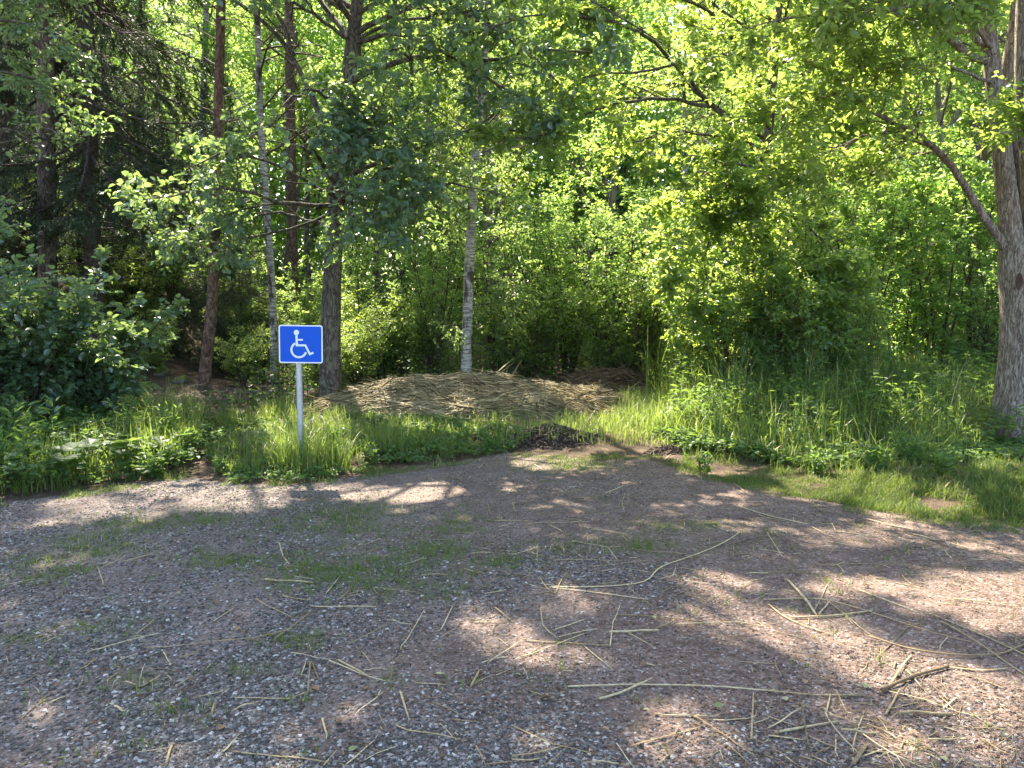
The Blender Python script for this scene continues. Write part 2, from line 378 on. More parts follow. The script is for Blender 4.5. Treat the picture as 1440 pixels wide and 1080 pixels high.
# ------------------------------------------------------------------ ground
BND = [(-620,800),(-260,745),(0,706),(60,700),(130,690),(260,672),(340,682),(420,682),(500,668),(560,660),(640,650),(720,637),(760,640),(840,648),(900,645),(960,662),(1020,676),(1100,692),(1200,712),(1320,730),(1440,742),(1700,772)]
BG = np.array([ground_at(*p) for p in BND])
def gravel_dist(x, y):
    """positive on the gravel side, metres in Y"""
    a = np.arctan2(x, y); ab = np.arctan2(BG[:, 0], BG[:, 1]); rb = np.hypot(BG[:, 0], BG[:, 1])
    return np.interp(a, ab, rb) - np.hypot(x, y)
def smooth(t): t = np.clip(t, 0, 1); return t * t * (3 - 2 * t)
def vnoise(x, y, s, seed=0):
    x = np.asarray(x) * s + seed * 17.3; y = np.asarray(y) * s - seed * 9.1
    xi = np.floor(x).astype(np.int64); yi = np.floor(y).astype(np.int64); fx = smooth(x - xi); fy = smooth(y - yi)
    def h(a, b):
        q = (a * 374761393 + b * 668265263 + seed * 1442695) & 0xffffffff
        q = ((q ^ (q >> 13)) * 1274126177) & 0xffffffff
        return ((q ^ (q >> 16)) & 0xffff) / 65535.0
    return (h(xi, yi) * (1 - fx) + h(xi + 1, yi) * fx) * (1 - fy) + (h(xi, yi + 1) * (1 - fx) + h(xi + 1, yi + 1) * fx) * fy
SOIL = [ground_at(778, 632) + np.array([0, .25]), ground_at(1010, 655) + np.array([0, .2])]
def height(x, y):
    x = np.asarray(x, float); y = np.asarray(y, float)
    g = gravel_dist(x, y)
    off = smooth(-g / 1.2)
    z = 0.012 * (vnoise(x, y, 1.1, 1) - 0.5) + 0.006 * (vnoise(x, y, 4, 2) - 0.5)
    z = z + off * (0.10 * vnoise(x, y, 0.8, 3) + 0.05 * vnoise(x, y, 2.5, 4))
    z = z + 2.5 * smooth((-x - 4.2) / 6) * smooth((y - 9) / 9) + 0.5 * smooth((y - 14) / 20)
    z = z + off * 0.25 * (vnoise(x, y, 0.5, 5) - 0.3) * smooth((y - 9) / 3)
    for (c, h_, sx, sy) in ((SOIL[0], 0.10, .42, .22), (SOIL[1], .04, .5, .2)):
        z = z + h_ * np.exp(-((x - c[0]) / sx) ** 2 - ((y - c[1]) / sy) ** 2) * (0.7 + 0.6 * vnoise(x, y, 9, 6))
    return z
GPATCH = np.array([(500,800,150,36),(470,735,110,26),(290,730,60,9),(130,768,70,20),(330,790,80,12),(560,825,90,18),(600,775,60,18),(200,740,70,12),(420,900,50,14),(150,880,60,16),(180,960,60,20),(280,1010,20,16),(190,1050,24,12),(700,790,50,10),(640,740,40,12),(940,742,40,8),(860,770,120,10),(1000,740,40,6),(330,945,50,10),(420,985,30,10),(230,1000,60,14),(60,800,60,20),(30,900,40,14),(800,655,60,8)], float)
def patch_val(x, y):
    px, py = to_px(x, y, np.zeros_like(x))
    return np.exp(-(((px[..., None] - GPATCH[:, 0]) / GPATCH[:, 2]) ** 2 + ((py[..., None] - GPATCH[:, 1]) / GPATCH[:, 3]) ** 2)).max(-1)

def build_ground():
    xs = np.unique(np.r_[-np.geomspace(8, 400, 26)[::-1], np.arange(-8, 8.01, 0.05), np.geomspace(8, 400, 26)])
    ys = np.unique(np.r_[-np.geomspace(2, 300, 16)[::-1], np.arange(-2, 1.5, .25), np.arange(1.5, 14, 0.05), np.arange(14, 30, 0.3), np.geomspace(30, 500, 20)])
    X, Y = np.meshgrid(xs, ys); Z = height(X, Y)
    V = np.stack([X, Y, Z], -1).reshape(-1, 3)
    i = np.arange(X.size).reshape(X.shape)
    Fq = np.stack([i[:-1, :-1], i[:-1, 1:], i[1:, 1:], i[1:, :-1]], -1).reshape(-1, 4)
    g = Geo(); g.add(V, Fq, 0, smooth=True)
    a = NT('ground_material')
    gr = a.n('Attribute', attribute_name='gravelly'); gp = a.n('Attribute', attribute_name='mossy')
    oc = a.coords((1, 1, 1))
    sep = a.n('SeparateXYZ'); a.l(oc, sep.inputs[0])
    big = a.noise(oc, 0.9, 5, 0.6); mid = a.noise(oc, 6, 6, 0.65); fine = a.noise(oc, 60, 5, 0.7)
    vo = a.n('TexVoronoi'); vo.inputs['Scale'].default_value = 75; a.l(oc, vo.inputs['Vector'])
    vs = a.n('SeparateColor'); a.l(vo.outputs['Color'], vs.inputs[0])
    stone = a.ramp(vs.outputs[0], [(0, (0.07, 0.052, 0.045)), (0.4, (0.17, 0.125, 0.108)), (0.75, (0.26, 0.20, 0.17)), (0.95, (0.4, 0.36, 0.34)), (1, (0.55, 0.52, 0.5))])
    dirt = a.ramp(mid, [(0.3, (0.105, 0.066, 0.046)), (0.55, (0.185, 0.120, 0.086)), (0.8, (0.27, 0.185, 0.137))])
    gcol = a.mix(a.ramp(fine, [(0.42, (0.15,) * 3), (0.6, (0.75,) * 3)]), dirt, stone)
    # left half is cooler crushed stone
    cool = a.ramp(a.math('ADD', a.math('MULTIPLY', sep.outputs[0], -0.22), a.math('MULTIPLY', big, 0.9)), [(0.25, (0, 0, 0)), (0.9, (1, 1, 1))])
    gcol = a.mix(a.math('MULTIPLY', cool, 0.4), gcol, a.ramp(vs.outputs[1], [(0, (0.07, 0.065, 0.065)), (0.6, (0.19, 0.175, 0.17)), (1, (0.36, 0.34, 0.33))]))
    dk = a.ramp(a.noise(oc, 1.7, 5, 0.7), [(0.38, (0.5, 0.47, 0.45)), (0.62, (1, 1, 1))])
    gcol = a.mix(0.5, gcol, dk, 'MULTIPLY')
    gcol = a.mix(a.math('MULTIPLY', gp.outputs['Fac'], a.ramp(mid, [(0.4, (0.1,) * 3), (0.62, (0.85,) * 3)])), gcol, (0.07, 0.09, 0.03))
    litter = a.ramp(mid, [(0.3, (0.025, 0.017, 0.012)), (0.5, (0.065, 0.043, 0.027)), (0.65, (0.13, 0.085, 0.05)), (0.8, (0.05, 0.06, 0.02))])
    litter = a.mix(a.ramp(fine, [(0.45, (0,) * 3), (0.65, (0.6,) * 3)]), litter, (0.17, 0.11, 0.065))
    edge = a.math('ADD', gr.outputs['Fac'], a.math('MULTIPLY', a.math('SUBTRACT', mid, 0.5), 1.2))
    fac = a.ramp(edge, [(0.4, (0, 0, 0)), (0.6, (1, 1, 1))])
    col = a.mix(fac, litter, gcol)
    p = a.n('BsdfPrincipled'); p.inputs['Roughness'].default_value = 0.88; p.inputs['Specular IOR Level'].default_value = 0.25
    a.l(col, p.inputs['Base Color'])
    b = a.n('Bump'); b.inputs['Distance'].default_value = 0.012; b.inputs['Strength'].default_value = 1
    h = a.math('ADD', a.math('MULTIPLY', vs.outputs[2], 0.35), a.math('ADD', a.math('MULTIPLY', vo.outputs['Distance'], -0.5), a.math('MULTIPLY', fine, 0.9)))
    a.l(h, b.inputs['Height']); a.l(b.outputs[0], p.inputs['Normal']); a.l(p.outputs[0], a.out.inputs[0])
    o = g.build('ground', [a.m])
    o['kind'] = 'structure'
    gd = gravel_dist(X, Y).ravel()
    for c in SOIL:
        gd = np.maximum(gd, 0) * (1 - 0.9 * np.exp(-((X.ravel() - c[0]) / .4) ** 2 - ((Y.ravel() - c[1]) / .22) ** 2)) + np.minimum(gd, 0)
    q = o.data.attributes.new('gravelly', 'FLOAT', 'POINT'); q.data.foreach_set('value', smooth(gd / 0.5 + 0.5).astype(np.float32))
    q = o.data.attributes.new('mossy', 'FLOAT', 'POINT'); q.data.foreach_set('value', patch_val(X, Y).ravel().astype(np.float32))
build_ground()

# ------------------------------------------------------------------ object bookkeeping
ORD = {}
def empty(name, loc, rz=0.0, s=1.0):
    o = bpy.data.objects.new(name, None); COL.objects.link(o); o.location = loc; o.rotation_euler = (0, 0, rz); o.scale = (s,) * 3
    o.empty_display_size = 0.2
    return o
def tag(o, label, cat, group=None, kind=None, auto=None):
    if label: o['label'] = label
    if cat: o['category'] = cat
    if group: o['group'] = group
    if kind: o['kind'] = kind
    if auto is not None: ORD.setdefault((auto, label), []).append(o)
    return o
NUMW = ['', 'first', 'second', 'third', 'fourth', 'fifth', 'sixth', 'seventh', 'eighth', 'ninth', 'tenth', 'eleventh', 'twelfth', 'thirteenth', 'fourteenth', 'fifteenth', 'sixteenth']
CARD = ['', 'one', 'two', 'three', 'four', 'five', 'six', 'seven', 'eight', 'nine', 'ten', 'eleven', 'twelve', 'thirteen', 'fourteen', 'fifteen', 'sixteen']
def finish_labels():
    """objects sharing one wording are told apart by their order from the left"""
    for (_, lab), obs in ORD.items():
        n = len(obs)
        if n == 1: continue
        def sx(o):
            p = o.get('_px'); 
            return p if p is not None else float(to_px(o.location.x, o.location.y, o.location.z)[0])
        obs = sorted(obs, key=sx)
        for i, o in enumerate(obs):
            if n == 2: s = ('left of the pair', 'right of the pair')[i]
            elif i == 0: s = 'leftmost of ' + CARD[n]
            elif i == n - 1: s = 'rightmost of ' + CARD[n]
            elif i <= n // 2: s = '%s of %s from left' % (NUMW[i + 1], CARD[n])
            else: s = '%s of %s from right' % (NUMW[n - i], CARD[n])
            o['label'] = lab + ', ' + s
    for o in bpy.data.objects:
        if '_px' in o: del o['_px']
def copy_thing(src, loc, rz, s=1.0):
    c = src.copy(); COL.objects.link(c); c.location = loc; c.rotation_euler = (0, 0, rz); c.scale = (s,) * 3 if not isinstance(s, tuple) else s
    for ch in src.children:
        d = ch.copy(); COL.objects.link(d); d.parent = c
        for g2 in ch.children:
            e = g2.copy(); COL.objects.link(e); e.parent = d
    return c

def trunk_mesh(g, pts, radii, sides=16, k=40, mat=0, rough=0.0, flare=0.0):
    q = [0] + [i for i in range(1, len(pts)) if pts[i][2] > pts[0][2] + .4 or len(pts) == 2]
    if pts[0][2] < pts[-1][2]: pts = [pts[i] for i in q]; radii = [radii[i] for i in q]
    P = pathpts(np.c_[np.asarray(pts), np.asarray(radii)], k)
    R = P[:, 3].copy(); P = P[:, :3]
    if flare:
        h = P[:, 2] - P[0, 2]; R *= 1 + flare * np.exp(-h / 0.18)
    T = nrm(np.gradient(P, axis=0)); ref = np.array([1., 0, 0]); U = nrm(np.cross(T, np.cross(ref, T))); Wv = np.cross(T, U)
    ang = np.arange(sides) * 2 * PI / sides
    rr = R[:, None] * np.ones((1, sides))
    if rough:
        A, Hh = np.meshgrid(ang, np.linspace(0, P[-1, 2] - P[0, 2], k))
        lump = 0.5 * np.sin(A * 3 + Hh * 0.7 + 1) + 0.5 * np.sin(A * 5 - Hh * 0.9) + 0.6 * (vnoise(A * 2, Hh, 1.5, 3) - 0.5)
        rr = rr * (1 + rough * lump)
        if flare: rr = rr * (1 + flare * 0.35 * np.sin(A * 5 + 0.6) * np.exp(-Hh / 0.3))
    V = P[:, None] + rr[:, :, None] * (U[:, None] * np.cos(ang)[:, None] + Wv[:, None] * np.sin(ang)[:, None])
    idx = np.arange(k * sides).reshape(k, sides); a = idx[:-1]; b = idx[1:]
    g.add(V.reshape(-1, 3), np.stack([a, np.roll(a, -1, 1), np.roll(b, -1, 1), b], -1).reshape(-1, 4), mat, smooth=True)
    return P[None], R[None]

def foliate(gt, gc, P, R, n2, L2, n3, L3, per, size, lm, rg, kind='oval', wr=0.62, flat=0.5, up=0.02, noise=0.14, keep=None, nrand=0.55, droop=0.2, t0=0.25, ang=(0.6, 1.2), tw_mat=1, sd=0.9):
    """limbs -> branches (trunk mesh) -> twigs and leaves (crown mesh)"""
    P2, R2 = sprout(P, R, n2, t0, 1.0, L2, ang, up, noise, 6, 0.55, flat, rg=rg)
    if keep: P2, R2 = thin_out(P2, R2, True)
    tubes(gt, P2, R2, 5, 0)
    P3, R3 = sprout(P2, R2, n3, 0.2, 1.0, L3, (0.5, 1.1), up * 0.5 - droop * 0.1, noise, 5, 0.5, flat, rg=rg)
    if keep: P3, R3 = thin_out(P3, R3)
    tubes(gc, P3, R3, 3, tw_mat)
    twig_leaves(gc, P3, per, size, 0, kind, wr, rg=rg, keep=keep, nrand=nrand, droop=droop, side=sd)
    return P3

# ------------------------------------------------------------------ the traced trees
def pts(l): return [at(*q) for q in l]
def base_of(px, py, Y):
    p = at(px, py, Y); p[2] = float(height(p[0], p[1])) - 0.05; return p

def mk_tree(name, label, cat, gt, gc, bark, leafm, loc, group=None, extra=None):
    e = empty(name, loc)
    gt.build('trunk', bark, e, loc)
    if gc and gc.n: gc.build('crown', leafm, e, loc)
    tag(e, label, cat, group)
    return e

def limb(gt, l, r0, r1, sides=8, k=14):
    P = pathpts(np.array(pts(l)), k)[None]; R = np.linspace(r0, r1, k)[None]
    P = P + rng.normal(size=P.shape) * 0.012
    tubes(gt, P, R, sides, 0); return P, R

def shade_limbs(gt, gc, P, R, targets, rg, leaf=.10, rb=.05, per=10, n2=12, n3=8, zmin=6.8):
    """long unseen limbs added to the upper crown to shade the gravel"""
    LP = []; LR = []
    for t in targets:
        t = np.array(t, float); z0 = max(t[2] - 1.3, zmin) + .6 * rg.random()
        i = int(np.argmin(np.abs(P[0, :, 2] - z0))); a = P[0, i]; m = a * .5 + t * .5 + np.array([0, 0, .5]) + rg.normal(size=3) * .25
        e = t + (t - a) * .12
        LP.append(pathpts([a, m, t, e], 12)); LR.append(np.linspace(min(rb, R[0, i] * .6), .008, 12))
    LP = np.array(LP); LR = np.array(LR); tubes(gt, LP, LR, 7, 0)
    foliate(gt, gc, LP, LR, n2, 1.5, n3, .6, per, leaf, 0, rg, kind='rhomb', flat=.55, keep=keep_lit, wr=.85, t0=.25)

XA = [(-0.61, 8.71, 8.37), (0.65, 11.04, 8.43), (-2.98, 9.01, 8.78), (-4.9, 12.36, 8.79), (-4.25, 9.06, 7.99), (-4.91, 11.17, 8.5), (-2.0, 9.43, 8.47), (0.1, 10.14, 7.78), (-2.36, 10.86, 9.0), (0.74, 11.14, 8.43), (-4.35, 9.44, 8.08), (-0.48, 8.32, 7.64), (-3.83, 8.76, 8.25), (-2.17, 8.21, 7.61), (-0.57, 10.24, 8.02), (0.14, 9.54, 7.98), (-4.42, 10.88, 9.16), (-2.22, 10.3, 8.02), (-1.34, 11.09, 8.26), (-4.98, 11.81, 7.87)]  # extra limb tips above the view, added where the ground lacked shade
XE = [(1.08, 10.59, 7.78), (1.14, 11.67, 7.71), (2.0, 12.22, 8.4)]; XR = [(-5.52, 12.6, 8.8), (-5.55, 11.78, 8.86)]  # further limb tips on the two side trees, likewise added for shade
def alder():
    rg = np.random.default_rng(5); gt, gc = Geo(), Geo(); Y = 11.5
    b = base_of(463, 560, Y)
    tp = [b] + pts([(465, 450, Y), (468, 380, Y), (474, 285, Y), (488, 130, Y), (503, 0, Y), (520, -160, Y), (540, -330, Y), (548, -480, Y)])
    P, R = trunk_mesh(gt, tp, [.17, .145, .13, .122, .11, .09, .07, .05, .02], 20, 60, rough=0.05, flare=0.35)
    limbs = []
    for l, r0, r1 in (
        ([(473, 262, Y), (455, 190, 11.4), (437, 130, 11.3), (410, 75, 11.2), (375, 35, 11), (330, 0, 10.8)], .05, .025),
        ([(412, 78, 11.2), (395, 30, 11.2), (372, 0, 11.2), (340, -80, 11)], .035, .015),
        ([(490, 118, Y), (530, 97, 11.3), (590, 80, 11), (680, 88, 10.6), (760, 70, 10.3), (830, 75, 10.1)], .05, .012),
        ([(478, 250, Y), (540, 226, 11.2), (590, 207, 11), (640, 190, 10.7), (700, 180, 10.4), (760, 195, 10.2)], .04, .010),
        ([(476, 270, Y), (450, 225, 10.7), (410, 185, 9.8), (360, 175, 9.2)], .035, .008),
        ([(474, 290, Y), (400, 285, 10.7), (310, 265, 10.1), (215, 280, 9.7)], .035, .008),
        ([(474, 285, Y), (520, 250, 10.8), (560, 235, 10.2), (600, 255, 9.9)], .03, .008),
        ([(485, 160, Y), (450, 130, 10.7), (420, 130, 10), (395, 150, 9.6)], .03, .008),
        ([(485, 170, Y), (520, 150, 10.8), (545, 170, 10.2), (565, 190, 9.8)], .03, .008),
        ([(495, 60, Y), (440, 20, 11), (380, -10, 10.4), (300, 0, 10)], .03, .008),
        ([(495, 60, Y), (560, 30, 11), (620, 20, 10.4), (700, 10, 9.8)], .03, .008),
        ([(480, 220, Y), (470, 200, 10.8), (450, 190, 10.2), (440, 200, 9.7)], .025, .007),
        ([(482, 190, Y), (495, 190, 10.7), (510, 210, 10.1), (500, 240, 9.7)], .025, .007),
        ([(476, 265, Y), (490, 270, 10.8), (510, 290, 10.3), (530, 320, 10.1)], .02, .007),
        ([(473, 300, Y), (380, 330, 11), (300, 340, 10.6), (230, 330, 10.3)], .022, .007),
        ([(500, 20, Y), (560, -10, 10.6), (640, 10, 9.8), (720, 60, 9.4), (790, 120, 9.3)], .035, .008),
        ([(500, 60, Y), (570, 50, 10.8), (650, 90, 10.2), (720, 130, 9.9), (780, 160, 9.8)], .035, .008),
        ([(505, -40, Y), (600, -60, 10.4), (720, -40, 9.6), (850, 10, 9.2), (930, 60, 9.1)], .04, .008),
        ([(476, 250, Y), (510, 200, 10.8), (530, 170, 10.2), (520, 150, 9.7)], .03, .008),
        ([(476, 280, Y), (440, 260, 10.8), (380, 230, 10.2), (320, 215, 9.9), (270, 235, 9.7)], .03, .008),
        ([(476, 280, Y), (560, 275, 11), (630, 260, 10.8), (690, 270, 10.6)], .025, .008),
        ([(472, 320, Y), (430, 310, 11.7), (380, 300, 12), (300, 330, 12.2)], .03, .008),
        ([(472, 310, Y), (520, 300, 11.8), (570, 300, 12)], .025, .008)):
        limbs.append(limb(gt, l, r0, r1))
    PL = np.concatenate([q[0] for q in limbs]); RL = np.concatenate([q[1] for q in limbs])
    foliate(gt, gc, PL, RL, 12, 1.55, 10, .55, 8, .095, 0, rg, flat=.86, keep=keep_lit, wr=.8, droop=.25, up=-.01)
    shade_limbs(gt, gc, P, R, XA + [(-5.2, 8.6, 8), (-4.2, 7.4, 7.6), (-2.8, 7.2, 8), (-1.3, 7.6, 8), (.2, 8.2, 8.5), (-3.6, 9.3, 9), (-1.8, 9.3, 9.5), (-5.6, 10.4, 9), (0, 9.8, 9.5), (-4.6, 9.8, 10), (-6.2, 9.2, 8.5), (-.6, 6.8, 7.2), (-2.2, 6.4, 7.2), (-3.6, 6.2, 7.0), (-2.6, 10.4, 10.5), (-6.3, 11.7, 8), (-6.4, 10.6, 8.6), (-6.8, 9.6, 8.2), (-5.4, 12.3, 8.6), (-6.9, 12.4, 8.6), (-4.4, 11.8, 9.6), (-5.9, 8.2, 7.4)], rg, .115)
    # the upper crown, above the picture
    PU, RU = sprout(P, R, 40, .50, .98, 4.2, (0.9, 1.35), .03, .10, 9, .5, .2, rg=rg, taper_t=.3)
    tubes(gt, PU, RU, 6, 0)
    foliate(gt, gc, PU, RU, 8, 1.3, 6, .6, 8, .10, 0, rg, kind='rhomb', flat=.5, keep=keep_lit, wr=.85)
    mk_tree('alder_tree', 'dark stout alder trunk with bluish green leaves right behind the blue sign', 'tree', gt, gc, [M['bark_grey']], [M['leaf_alder'], M['twig']], b)
alder()

def big_right():
    rg = np.random.default_rng(8); gt, gc = Geo(), Geo(); Y = 8.9
    b = base_of(1431, 632, Y)
    tp = [b] + pts([(1433, 585, Y), (1435, 500, Y), (1436, 430, Y), (1434, 375, Y), (1430, 345, Y)])
    trunk_mesh(gt, tp, [.30, .265, .225, .215, .225, .19], 96, 160, rough=0.035, flare=0.22)
    stems = []
    for l, rs in (([(1428, 395, Y), (1422, 330, Y), (1413, 250, Y), (1402, 150, Y), (1391, 60, Y), (1384, 0, Y), (1370, -150, 8.7), (1350, -320, 8.4), (1330, -480, 8.2)], [.13, .12, .105, .095, .085, .08, .06, .035, .01]),
                  ([(1440, 390, Y + .1), (1432, 300, Y + .25), (1424, 220, Y + .3), (1412, 150, Y + .3), (1425, 40, Y + .35), (1450, -120, 9.4), (1480, -300, 9.6)], [.12, .11, .095, .07, .06, .05, .01]),
                  ([(1447, 400, Y), (1452, 320, Y), (1446, 200, Y + .05), (1440, 100, Y), (1441, 0, Y), (1450, -150, Y), (1470, -350, Y)], [.13, .12, .10, .095, .085, .06, .01])):
        stems.append(trunk_mesh(gt, pts(l), rs, 24, 60, rough=.03))
    limbs = []
    for l, r0, r1 in (
        ([(1424, 372, Y), (1408, 338, 8.85), (1385, 305, 8.8), (1352, 255, 8.7), (1325, 215, 8.6), (1280, 183, 8.45), (1235, 160, 8.3), (1210, 140, 8.2), (1185, 118, 8.1), (1130, 85, 7.9)], .05, .014),
        ([(1210, 140, 8.2), (1150, 135, 8.1), (1115, 150, 8.1), (1090, 175, 8.1)], .02, .007),
        ([(1290, 187, 8.5), (1230, 190, 8.6), (1170, 210, 8.8), (1110, 240, 9)], .02, .006),
        ([(1392, 88, Y), (1355, 72, 8.8), (1330, 45, 8.7), (1300, 20, 8.6), (1270, -10, 8.4), (1200, -60, 8)], .045, .015),
        ([(1396, 80, Y), (1375, 60, 8.8), (1360, 20, 8.7), (1342, -20, 8.6)], .04, .02),
        ([(1400, 120, Y), (1350, 100, 8.5), (1270, 90, 8.1), (1200, 90, 7.8)], .02, .007),
        ([(1395, 70, Y), (1370, 40, 8.3), (1320, 10, 7.6), (1250, 0, 7.1), (1180, 0, 6.9)], .025, .007),
        ([(1388, 30, Y), (1330, 10, 8.2), (1260, 10, 7.6), (1160, 20, 7.2), (1060, 40, 7.1)], .03, .007),
        ([(1388, 40, Y), (1300, 50, 9), (1200, 60, 9.3), (1080, 60, 9.6), (990, 80, 9.8)], .03, .007),
        ([(1330, 220, 8.6), (1290, 215, 9), (1220, 240, 9.5)], .015, .006),
        ([(1410, 200, Y), (1440, 180, 8.4), (1470, 170, 7.8)], .02, .006),
        ([(1380, 0, Y), (1360, -30, 7.8), (1300, -40, 7), (1200, -30, 6.4)], .03, .01)):
        limbs.append(limb(gt, l, r0, r1))
    PL = np.concatenate([q[0] for q in limbs]); RL = np.concatenate([q[1] for q in limbs])
    foliate(gt, gc, PL, RL, 15, 1.15, 11, .5, 8, .08, 0, rg, flat=.6, keep=keep_lit, wr=.6, t0=.46)
    shade_limbs(gt, gc, stems[0][0], stems[0][1], XE + [(1.4, 8, 8), (2.4, 7, 7.5), (3.3, 6, 7), (2, 9.5, 9), (3, 8.5, 8.5), (4.3, 6.5, 8), (4.5, 8.2, 9), (5.5, 6, 8), (3.4, 10.4, 9.5), (1, 9.4, 9), (.6, 7.2, 7.6), (1.6, 5.8, 6.6), (6.5, 7, 8.5), (5.2, 9.8, 9.5), (2.2, 9.9, 8.2), (1.5, 10.6, 8.8), (3.2, 9.3, 7.6)], rg, .11)
    PS = np.concatenate([q[0] for q in stems]); RS = np.concatenate([q[1] for q in stems])
    PU, RU = sprout(PS, RS, 16, .62, .98, 3.8, (0.9, 1.4), .03, .10, 9, .5, .2, rg=rg, taper_t=.2)
    tubes(gt, PU, RU, 6, 0)
    foliate(gt, gc, PU, RU, 8, 1.2, 6, .6, 8, .095, 0, rg, kind='rhomb', flat=.5, keep=keep_lit, wr=.8)
    e = mk_tree('elm_tree', 'big grey brown furrowed trunk forking into several stems, at the edge of the gravel', 'tree', gt, gc, [M['bark_elm']], [M['leaf_elm'], M['twig']], b)
    # old pruning wound
    g = Geo(); c = at(1424, 396, Y); a = np.linspace(0, 2 * PI, 22)[:-1]
    n = nrm(np.array([-.28, -1, 0])); u = np.cross(n, [0, 0, 1]); c = c + n * .212
    rings = []
    for s, d in ((1.25, -.008), (1.0, .012), (.8, -.004), (.01, -.012)):
        rings.append(c + n * d + (np.cos(a)[:, None] * u * .028 + np.sin(a)[:, None] * np.array([0, 0, .075])) * s)
    V = np.concatenate(rings); i = np.arange(len(V)).reshape(4, -1)
    g.add(V, np.stack([i[:-1], np.roll(i[:-1], -1, 1), np.roll(i[1:], -1, 1), i[1:]], -1).reshape(-1, 4), smooth=True)
    g.build('branch_scar', [plain('scar_wood', (.09, .05, .035), .9, nz=.5, nscale=40)], e, b)
big_right()

def maple():
    rg = np.random.default_rng(9); gt, gc = Geo(), Geo(); Y = 12.3
    b = base_of(1046, 530, Y)
    tp = [b] + pts([(1050, 440, Y), (1058, 350, Y), (1068, 270, Y), (1080, 190, Y), (1090, 90, Y), (1100, -60, Y), (1110, -250, Y)])
    P, R = trunk_mesh(gt, tp, [.13, .105, .092, .085, .07, .055, .04, .01], 16, 50, rough=.05, flare=.3)
    limbs = []
    for l, r0, r1 in (
        ([(1075, 220, Y), (1000, 150, 11.3), (920, 60, 10.3), (880, 38, 9.8), (820, 22, 9.3), (760, 20, 9.0), (690, 40, 8.8)], .04, .008),
        ([(1000, 150, 11.3), (930, 140, 10.5), (850, 150, 10), (760, 190, 9.7), (700, 200, 9.6)], .03, .007),
        ([(1080, 180, Y), (1000, 90, 11.4), (900, 100, 10.6), (820, 110, 10.1), (760, 130, 9.9)], .03, .008),
        ([(1085, 150, Y), (1020, 40, 11.4), (960, 0, 10.6), (880, -10, 10.1), (800, 30, 9.8)], .03, .008),
        ([(1075, 240, Y), (1000, 190, 11.4), (920, 190, 10.8), (860, 210, 10.5)], .025, .008),
        ([(1078, 200, Y), (1010, 150, 12), (960, 120, 11.6), (900, 130, 11.2)], .03, .008),
        ([(1078, 210, Y), (1120, 160, 12), (1160, 140, 11.6), (1200, 160, 11.2)], .03, .008),
        ([(1068, 260, Y), (1110, 300, 11.9), (1150, 330, 11.5), (1180, 370, 11.2)], .025, .008),
        ([(1060, 330, Y), (1110, 360, 11.7), (1160, 390, 11.3), (1195, 420, 11.1)], .025, .008),
        ([(1055, 380, Y), (1090, 410, 11.5), (1120, 440, 11.0), (1150, 470, 10.8)], .022, .008),
        ([(1055, 370, Y), (1010, 390, 11.6), (970, 420, 11.2), (945, 450, 11)], .022, .008),
        ([(1060, 300, Y), (1010, 310, 11.7), (970, 330, 11.3), (940, 360, 11)], .022, .008),
        ([(1062, 330, Y), (1062, 300, 11.6), (1070, 280, 11.0), (1085, 265, 10.7)], .02, .007),
        ([(1058, 350, Y), (1040, 320, 11.6), (1030, 290, 11.1), (1035, 260, 10.8)], .02, .007),
        ([(1052, 400, Y), (1040, 430, 11.5), (1020, 460, 11)], .02, .008),
        ([(1070, 240, Y), (1030, 230, 11.6), (985, 250, 11.2), (950, 290, 11)], .025, .008)):
        limbs.append(limb(gt, l, r0, r1))
    PL = np.concatenate([q[0] for q in limbs]); RL = np.concatenate([q[1] for q in limbs])
    foliate(gt, gc, PL, RL, 15, 1.2, 11, .5, 10, .085, 0, rg, flat=.7, wr=.75, keep=keep_lit)
    PU, RU = sprout(P, R, 26, .55, .98, 3.2, (0.9, 1.3), .04, .10, 8, .5, .2, rg=rg, taper_t=.3)
    tubes(gt, PU, RU, 5, 0)
    foliate(gt, gc, PU, RU, 7, 1.1, 6, .5, 8, .10, 0, rg, kind='rhomb', keep=keep_lit, wr=.8)
    mk_tree('wych_elm_tree', 'dark leaning trunk inside a dense dark green crown beyond the tall grass', 'tree', gt, gc, [M['bark_grey']], [M['leaf_elm'], M['twig']], b)
maple()

def birch_traced(l, rs, Y, label, rg, base=None, nb=26, low=False):
    gt, gc = Geo(), Geo(); b = base_of(*base, Y)
    P, R = trunk_mesh(gt, [b] + pts(l), rs, 16, 60, rough=.04, flare=.25)
    PU, RU = sprout(P, R, nb, .38, .98, 2.0, (0.6, 1.1), -.02, .08, 8, .4, .1, rg=rg, taper_t=.5)
    if low:      # a few low leafy shoots hanging across the stem
        PL_, RL_ = sprout(P, R, 12, .10, .40, 1.3, (1.0, 1.5), -.04, .10, 8, .12, .2, rg=rg, taper_t=.1); PU = np.concatenate([PU, PL_]); RU = np.concatenate([RU, RL_])
    tubes(gc, PU, RU, 5, 1)
    P3, R3 = sprout(PU, RU, 12, .2, 1, .8, (.4, 1), -.12, .12, 6, .5, 0, rg=rg); tubes(gc, P3, R3, 3, 1)
    P4, R4 = sprout(P3, R3, 4, .2, 1, .35, (.3, .9), -.2, .12, 4, .5, 0, rg=rg); tubes(gc, P4, R4, 3, 1)
    twig_leaves(gc, P4, 7, .055, 0, 'rhomb', .75, rg=rg, keep=keep_lit, droop=.5, nrand=.8)
    return mk_tree('birch_tree', label, 'birch tree', gt, gc, [M['birch']], [M['leaf_birch'], M['twig']], b, 'birch trees')
